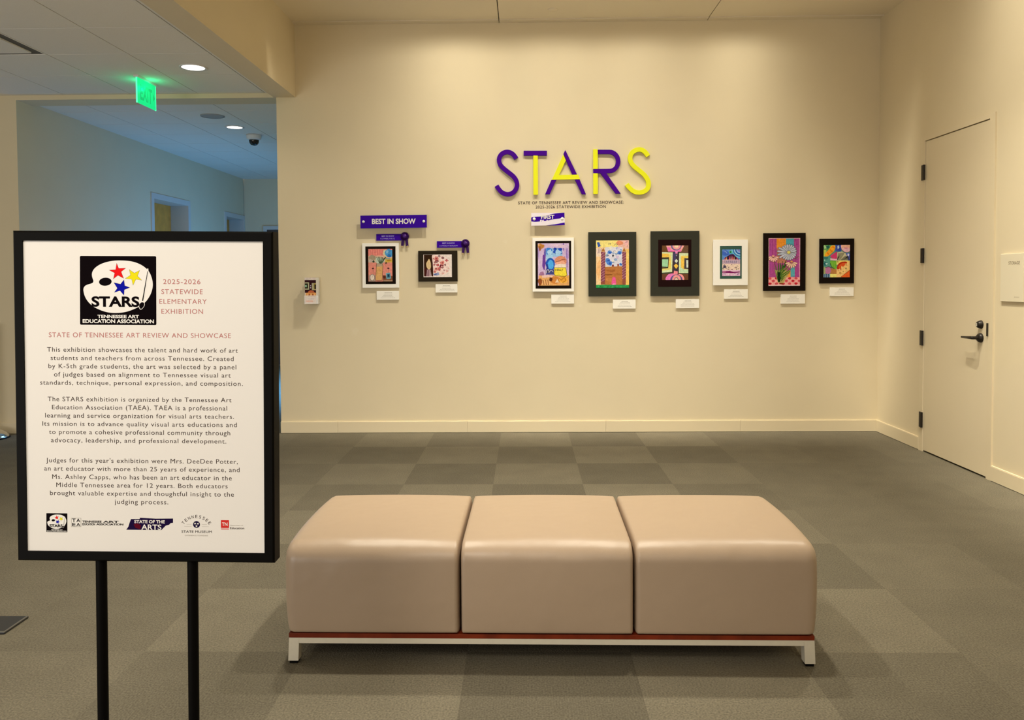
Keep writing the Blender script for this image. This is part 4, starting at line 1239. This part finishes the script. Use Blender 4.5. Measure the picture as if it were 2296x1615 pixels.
# --- pattern collage
t, cx_, z0, y = artwork('small black mounted patchwork painting beside the daisy, nearest the door', (2.6495, 1.7435, 2.9585, 1.342), MATK, back=0.006)
P = Pic((218, 320, 850, 1105), dst((2.685, 1.6875, 2.919, 1.3965), cx_, z0), y).base((90, 150, 140))
P.p(rect(218, 320, 400, 470), (98, 162, 92)).p(blob(250, 370, 30, 40), (180, 220, 150)).p(blob(320, 370, 40, 40), (40, 100, 90)).p(rect(218, 440, 280, 600), (200, 214, 90))
P.p(smooth_loop([(245, 590), (260, 520), (350, 420), (400, 340), (480, 330), (500, 380), (470, 460), (380, 550), (300, 600)], 4), (250, 172, 40))
for pts in ([(300, 500), (350, 560)], [(370, 430), (425, 490)], [(425, 360), (480, 400)]): P.l(pts, 26, (238, 128, 30))
P.p(rect(500, 320, 640, 480), (60, 84, 176)).p(blob(570, 380, 22, 40), (200, 220, 240)).p(blob(600, 430, 30, 40), (50, 70, 170))
P.p(ell(770, 360, 145, 150), (110, 80, 90)).p(ell(772, 352, 138, 146), (240, 190, 200)).p([(640, 320), (850, 320), (850, 400), (660, 400)], (244, 186, 160)).p(blob(760, 400, 40, 24), (228, 150, 170))
P.p(rect(760, 520, 850, 700), (84, 96, 190)).p(blob(815, 560, 20, 30), (226, 236, 244)).p(blob(800, 640, 22, 26), (60, 74, 160))
P.p([(370, 600), (420, 550), (540, 480), (545, 650), (490, 660), (420, 640)], (214, 66, 120)).p([(380, 640), (490, 660), (545, 655), (530, 700), (380, 690)], (240, 190, 206))
P.p([(545, 500), (660, 480), (740, 520), (790, 600), (800, 700), (545, 695)], (206, 200, 160))
for k in range(22):
    x_ = 545 + k * 18
    P.l([(max(545, x_ - 80), min(695, 500 + (k * 9) + 10) if False else 690), (min(795, x_ + 30), 510 if x_ < 700 else 590)], 6, (54, 58, 50))
P.p(rect(218, 600, 380, 860), (90, 160, 146)).p(blob(280, 640, 50, 40), (60, 130, 120)).p(blob(270, 780, 50, 40), (30, 100, 110)).p(blob(290, 775, 24, 20), (190, 230, 226)).p(blob(240, 690, 20, 14), (170, 220, 200))
P.p([(375, 700), (530, 705), (530, 900), (480, 910), (420, 860), (375, 770)], (116, 184, 56))
for k in range(6): P.l([(395 + k * 24, 712), (400 + k * 24, 850)], 6, (160, 214, 96) if k % 2 else (84, 150, 40))
P.l([(370, 760), (420, 860), (500, 915)], 12, (60, 70, 40))
P.p(rect(530, 700, 850, 800), (240, 222, 120)).p(blob(560, 730, 14, 12), (90, 80, 50))
P.p([(390, 880), (530, 915), (530, 1030), (380, 1030)], (190, 130, 70)).p(ell(320, 935, 78, 90), (190, 120, 166)).p(rect(218, 850, 262, 1030), (170, 180, 120)); P.l([(260, 870), (330, 850), (420, 865)], 12, (90, 50, 60))
for k in range(7): P.p(rect(220 + k * 22, 1025, 236 + k * 22, 1105), (46, 66, 120) if k % 2 else (150, 176, 210))
P.p(rect(378, 1025, 530, 1105), (246, 236, 130))
P.p([(530, 900), (600, 760), (700, 720), (800, 730), (850, 700), (850, 940), (640, 1105), (530, 1105)], (248, 206, 130)).p(smooth_loop([(540, 900), (560, 800), (640, 735), (760, 725), (780, 770), (700, 770), (620, 840), (600, 900)], 4), (190, 50, 20)).p(smooth_loop([(575, 860), (620, 790), (700, 755), (740, 790), (690, 850), (650, 830), (630, 900)], 4), (226, 90, 40)).p([(620, 880), (650, 900), (630, 950)], (170, 60, 30)).p([(740, 760), (770, 790), (765, 840)], (200, 90, 50))
P.p(ell(620, 1005, 30, 32), (206, 160, 90)).p(ell(692, 965, 12, 14), (140, 120, 60)).p(ell(757, 890, 14, 20), (110, 110, 60)).p(ell(580, 940, 16, 20), (226, 176, 110))
P.p([(640, 1105), (850, 935), (850, 1105)], (238, 104, 40)); P.l([(635, 1100), (845, 935)], 10, (150, 60, 30))
finish(t, P)

# label cards under the artworks
cards = [(-1.347, 1.2965, -1.144, 1.2175, 'white label card under the framed vase painting', 5), (-0.810, 1.358, -0.612, 1.280, 'white label card under the landscape format blossom painting', 5),
         (0.239, 1.2585, 0.445, 1.173, 'white label card under the muffin painting', 5), (0.796, 1.207, 1.001, 1.125, 'white label card under the castle painting', 5),
         (1.364, 1.208, 1.573, 1.126, 'white label card under the geometric painting', 5), (1.798, 1.2935, 2.011, 1.208, 'white label card under the green matted collage', 5),
         (2.307, 1.247, 2.524, 1.161, 'white label card under the daisy painting', 5), (2.747, 1.305, 2.959, 1.227, 'white label card under the patchwork painting', 5)]
for x0, z1, x1, z0, lab, nl in cards:
    xm = (x0 + x1) / 2
    t = thing('label_card', lab, 'label', (xm, 0, z0), group='white label cards')
    MB().bbox(x0 - xm, x1 - xm, -0.011, -0.0005, 0, z1 - z0, CARD, 0.0008, 1).build('card', t)
    mb = MB()
    hh = z1 - z0
    for r in range(5):
        L_ = (0.055, 0.07, 0.085, 0.11, 0.12)[r] * (0.85 + 0.3 * rnd.random())
        zc_ = hh * (0.80 - 0.145 * r)
        x = -L_ / 2
        while x < L_ / 2:
            wl = rnd.uniform(0.004, 0.014)
            th = 0.0022 if r == 0 else 0.0013
            mb.flat([(x, zc_ - th), (x + wl, zc_ - th), (x + wl, zc_ + th), (x, zc_ + th)], -0.0112, INKGREY)
            x += wl + 0.0018
    mb.build('printed_text', t)['label'] = 'faint grey printed lines'

# ================================================================== BROCHURE HOLDER
HX, HZ = -1.930, 1.190
t = thing('brochure_holder', 'clear acrylic wall pocket holding folded brochures at the wall end', 'holder', (HX, 0, HZ))
mb = MB()
mb.box(-0.062, 0.062, -0.003, -0.0005, -0.006, 0.20, ACRYL)
mb.build('back_plate', t)
mb = MB()
mb.box(-0.062, 0.062, -0.075, -0.072, -0.006, 0.07, ACRYL)
mb.box(-0.062, -0.059, -0.072, -0.003, -0.006, 0.07, ACRYL)
mb.box(0.059, 0.062, -0.072, -0.003, -0.006, 0.07, ACRYL)
mb.box(-0.059, 0.059, -0.072, -0.003, -0.006, -0.003, ACRYL)
mb.build('pocket', t)
PAPER = mat('brochure_paper', (0.82, 0.79, 0.73), 0.6)
def brochure(x, y, z, lab, front=False, rz=0.0, tl=0.0):
    b = thing('brochure', lab, 'brochure', (HX + x, y, HZ + z), (tl, 0, rz), group='brochures in the wall pocket')
    MB().box(-0.052, 0.052, -0.004, 0.0, 0, 0.235, PAPER).build('folded_sheet', b)
    if front:
        P = Pic((310, 285, 610, 980), (-0.052, 0.235, 0.052, 0.0), -0.0042)
        P.p(rect(310, 285, 610, 980), (238, 214, 190)).p(rect(310, 285, 610, 350), (236, 222, 208)).p(rect(315, 350, 610, 690), (54, 22, 30)).p(rect(320, 410, 430, 605), (190, 190, 150)).p(rect(320, 440, 400, 575), (40, 34, 24)).p(rect(320, 480, 370, 540), (150, 196, 160))
        P.p(rect(500, 430, 610, 620), (184, 180, 140)).p(rect(555, 440, 610, 600), (176, 150, 60)).p(rect(570, 470, 610, 590), (30, 26, 26)).p(ell(468, 555, 14, 18), (214, 200, 214)).p(ell(468, 500, 11, 14), (200, 190, 210))
        P.p([(385, 690), (420, 640), (470, 620), (540, 640), (580, 690)], (206, 110, 70)).p(rect(345, 690, 610, 760), (240, 170, 96))
        for k in range(5): P.p([(365 + k * 46, 760), (385 + k * 46, 700), (405 + k * 46, 760)], (150, 60, 40) if k % 2 else (246, 200, 140))
        P.l([(390, 785), (590, 785)], 14, (196, 150, 120)); P.l([(400, 855), (550, 855)], 9, (120, 110, 120)); P.p(rect(345, 895, 530, 940), (236, 160, 110)).p(rect(310, 950, 610, 980), (250, 232, 210))
        P.mb.build('printed_cover', b)['label'] = 'dark patterned cover with orange lower half'
    return b
brochure(-0.006, -0.066, -0.0025, 'front brochure in the wall pocket with a dark and orange cover', True)
for i in range(4):
    brochure(0.004 + 0.002 * i, -0.0535 + 0.0125 * i, -0.0025, 'cream paper brochure stacked behind the front one in the wall pocket')

# ================================================================== STORAGE SIGN ON RIGHT WALL
t = thing('room_sign', 'cream wall plaque reading STORAGE beside the white door', 'sign', (XR, -1.98, 1.229), (0, 0, -PI / 2))
MB().bbox(-0.122, 0.122, -0.012, -0.0005, 0, 0.314, mat('cream_plastic', (0.76, 0.69, 0.52), 0.4), 0.002).build('plate', t)
mb = MB()
write(mb, 'STORAGE', -0.034, 0.086, 0.253, 0.021, -0.0123, mat('taupe_ink', (0.22, 0.17, 0.10), 0.6), 0.012)
mb.build('lettering', t)['label'] = 'brown capital letters'
mb = MB()
for i in range(7):
    for j, k in ((0, 0), (0, 1), (1, 1), (0, 2)):
        mb.lathe([(0.0, 0.0008), (0.0012, 0.0)], (0.032 + i * 0.008 + j * 0.003, -0.012, 0.028 + k * 0.003), (0, -1, 0), MC['taupe_ink'], 6)
mb.build('braille_dots', t)

# ================================================================== CEILING FITTINGS
def disc_light(name, label, x, y, z, r):
    t = thing(name, label, 'light', (x, y, z), group='recessed downlights')
    MB().lathe([(r, 0.0), (r + 0.016, 0.0), (r + 0.018, 0.004), (r + 0.014, 0.008), (r, 0.006)], (0, 0, 0), (0, 0, -1), WHITEP, 40).build('trim_ring', t)
    MB().cyl((0, 0, -0.002), (0, 0, -0.004), r, r, mat('lit_lens', (0.9, 0.9, 0.9), 0.5, emit=(1.0, 0.95, 0.86), estr=3.0), 40).build('lens', t)['label'] = 'glowing white lens'
    return t
disc_light('downlight', 'round lit downlight near the green exit sign', -2.622, -0.89, ZLB, 0.088)
disc_light('downlight', 'round lit downlight farther back above the hallway', -3.155, 1.46, ZH, 0.082)
lamp('lobby_lamp', 'SPOT', (-2.622, -0.89, ZLB - 0.02), 14, (1.0, 0.86, 0.68), (-2.622, -0.89, 0), spot_size=math.radians(150), spot_blend=0.6, shadow_soft_size=0.085)
lamp('lobby_lamp', 'SPOT', (-3.1, -3.6, ZLB - 0.02), 60, (1.0, 0.90, 0.76), (-3.1, -3.6, 0), spot_size=math.radians(140), spot_blend=0.7, shadow_soft_size=0.085)
lamp('hall_lamp', 'SPOT', (-3.155, 1.46, ZH - 0.02), 4, (1.0, 0.88, 0.72), (-3.155, 1.46, 0), spot_size=math.radians(150), spot_blend=0.6, shadow_soft_size=0.08)
SPK = mat('speaker_mesh', (0.38, 0.38, 0.37), 0.8)
t = thing('ceiling_speaker', 'round grey flush speaker in the hallway ceiling', 'speaker', (-3.165, 0.87, ZH))
MB().lathe([(0.106, 0.0), (0.118, 0.0), (0.118, 0.005), (0.106, 0.006)], (0, 0, 0), (0, 0, -1), SPK, 40).build('rim', t)
MB().lathe([(0.0, 0.010), (0.06, 0.009), (0.106, 0.004)], (0, 0, 0), (0, 0, -1), SPK, 40).build('grille', t)
t = thing('security_camera', 'white domed security camera under the hallway ceiling', 'camera', (-3.105, 1.93, ZH))
MB().lathe([(0.0, 0.0), (0.085, 0.0), (0.085, 0.022), (0.080, 0.046), (0.058, 0.060), (0.0, 0.060)], (0, 0, 0), (0, 0, -1), WHITEP, 32).build('mount', t)
MB().lathe([(0.056, 0.05), (0.056, 0.070), (0.050, 0.095), (0.034, 0.116), (0.0, 0.124)], (0, 0, 0), (0, 0, -1), mat('smoked_dome', (0.01, 0.01, 0.012), 0.08), 32).build('dome', t)['label'] = 'glossy black dome'
# sprinkler cover on the gallery ceiling
tag(MB().lathe([(0.0, 0.006), (0.040, 0.006), (0.043, 0.003), (0.043, 0.0)], (0, 0, 0), (0, 0, -1), CEILP, 32).build('sprinkler_cover', None, (0.25, -0.32, ZC)), 'round flat sprinkler cover on the gallery ceiling', 'sprinkler')
# exit sign
GREEN = mat('green_edge_lit', (0.0, 0.30, 0.12), 0.3, emit=(0.0, 0.86, 0.26), estr=0.80)
GREEND = mat('green_letter', (0.0, 0.2, 0.08), 0.4, emit=(0.0, 0.60, 0.17), estr=0.75)
GREENB = mat('green_edge', (0.05, 0.6, 0.3), 0.3, emit=(0.10, 1.0, 0.45), estr=1.2)
t = thing('exit_sign', 'green lit EXIT sign hanging from the lobby ceiling', 'sign', (-3.185, -0.505, ZLB), (0, 0, PI / 2))
MB().box(-0.175, 0.175, -0.02, 0.02, -0.016, 0, WHITEP).build('canopy', t)
MB().box(-0.165, 0.165, -0.004, 0.004, -0.222, -0.016, GREEN).build('panel', t)['label'] = 'glowing green panel'
mb = MB()
write(mb, 'EXIT', -0.115, 0.095, -0.125, 0.125, -0.0045, GREEND, 0.03)
mb.flat([(0.115, -0.09), (0.148, -0.125), (0.115, -0.16)], -0.0046, GREEND)
mb.build('lettering', t)['label'] = 'darker green capital letters with an arrow'
for sg in (-1, 1):
    MB().box(sg * 0.1655 - 0.003, sg * 0.1655 + 0.003, -0.005, 0.005, -0.224, -0.016, GREENB).build('edge_strip', t)['label'] = 'brighter green edge'
for dx in (-0.05, 0.05):
    lamp('exit_glow', 'POINT', (-3.185 + dx, -0.505, ZLB - 0.07), 0.28, (0.0, 1.0, 0.38), shadow_soft_size=0.03)
# air return with dark slot in the lobby ceiling
t = thing('return_vent', 'square ceiling vent with a dark open slot at the top left', 'vent', (-3.865, -1.57, ZLB))
mb = MB()
mb.box(-0.305, 0.305, -0.305, 0.305, 0.14, 0.15, GAP)
for a, b, c, d_ in ((-0.305, -0.300, -0.305, 0.305), (0.300, 0.305, -0.305, 0.305), (-0.300, 0.300, -0.305, -0.300), (-0.300, 0.300, 0.300, 0.305)):
    mb.box(a, b, c, d_, 0.016, 0.14, GAP)
mb.build('dark_slot', t)
MB().box(-0.225, 0.225, -0.235, 0.235, -0.006, 0.006, TILEP).box(-0.02, 0.02, -0.02, 0.02, 0.006, 0.14, GAP).build('face_plate', t)
mb = MB()
mb.box(-0.305, 0.305, 0.29, 0.303, -0.002, 0.016, TILEP)
mb.box(-0.305, 0.305, -0.303, -0.29, -0.002, 0.016, TILEP)
mb.box(0.295, 0.305, -0.29, 0.29, -0.002, 0.016, TILEP)
mb.box(-0.305, -0.295, -0.29, 0.29, -0.002, 0.016, TILEP)
mb.build('vent_frame', t)

# ================================================================== LEFT EDGE OBJECTS
t = thing('floor_stand', 'low chrome dome base of a stand by the left wall', 'stand', (-4.83, -0.22, 0))
MB().lathe([(0.0, 0.012), (0.185, 0.012), (0.19, 0.006), (0.19, 0.0)], (0, 0, 0), (0, 0, 1), BLACKM, 40).build('rubber_ring', t)['label'] = 'black ring under the dome'
MB().lathe([(0.18, 0.012), (0.176, 0.022), (0.155, 0.048), (0.11, 0.072), (0.06, 0.085), (0.032, 0.092), (0.032, 0.10)], (0, 0, 0), (0, 0, 1), CHROME, 48).build('dome', t)['label'] = 'polished metal dome'
MB().cyl((0, 0, 0.095), (0, 0, 0.95), 0.030, 0.030, CHROME, 32).lathe([(0.030, 0.95), (0.034, 0.955), (0.034, 1.0), (0.028, 1.01), (0, 1.01)], (0, 0, 0), (0, 0, 1), BLACKM).build('post', t)
t = thing('base_plate', 'flat dark grey metal base plate lying at the left edge', 'plate', (-2.268, -4.06, 0))
PLT = mat('dark_grey_steel', (0.045, 0.045, 0.048), 0.35, metal=0.5)
MB().bbox(-0.2, 0.2, -0.077, 0.077, 0.0, 0.009, PLT, 0.003, 2).build('plate', t)
mb = MB()
for a, b, c, d_ in ((-0.2, 0.2, -0.0775, -0.070), (0.193, 0.2005, -0.07, 0.07)):
    mb.box(a, b, c, d_, 0.0085, 0.0105, mat('pale_steel', (0.30, 0.29, 0.27), 0.3, metal=0.8))
mb.build('pale_edge', t)['label'] = 'shiny paler edge'  # paler metal strip along the front and right edges
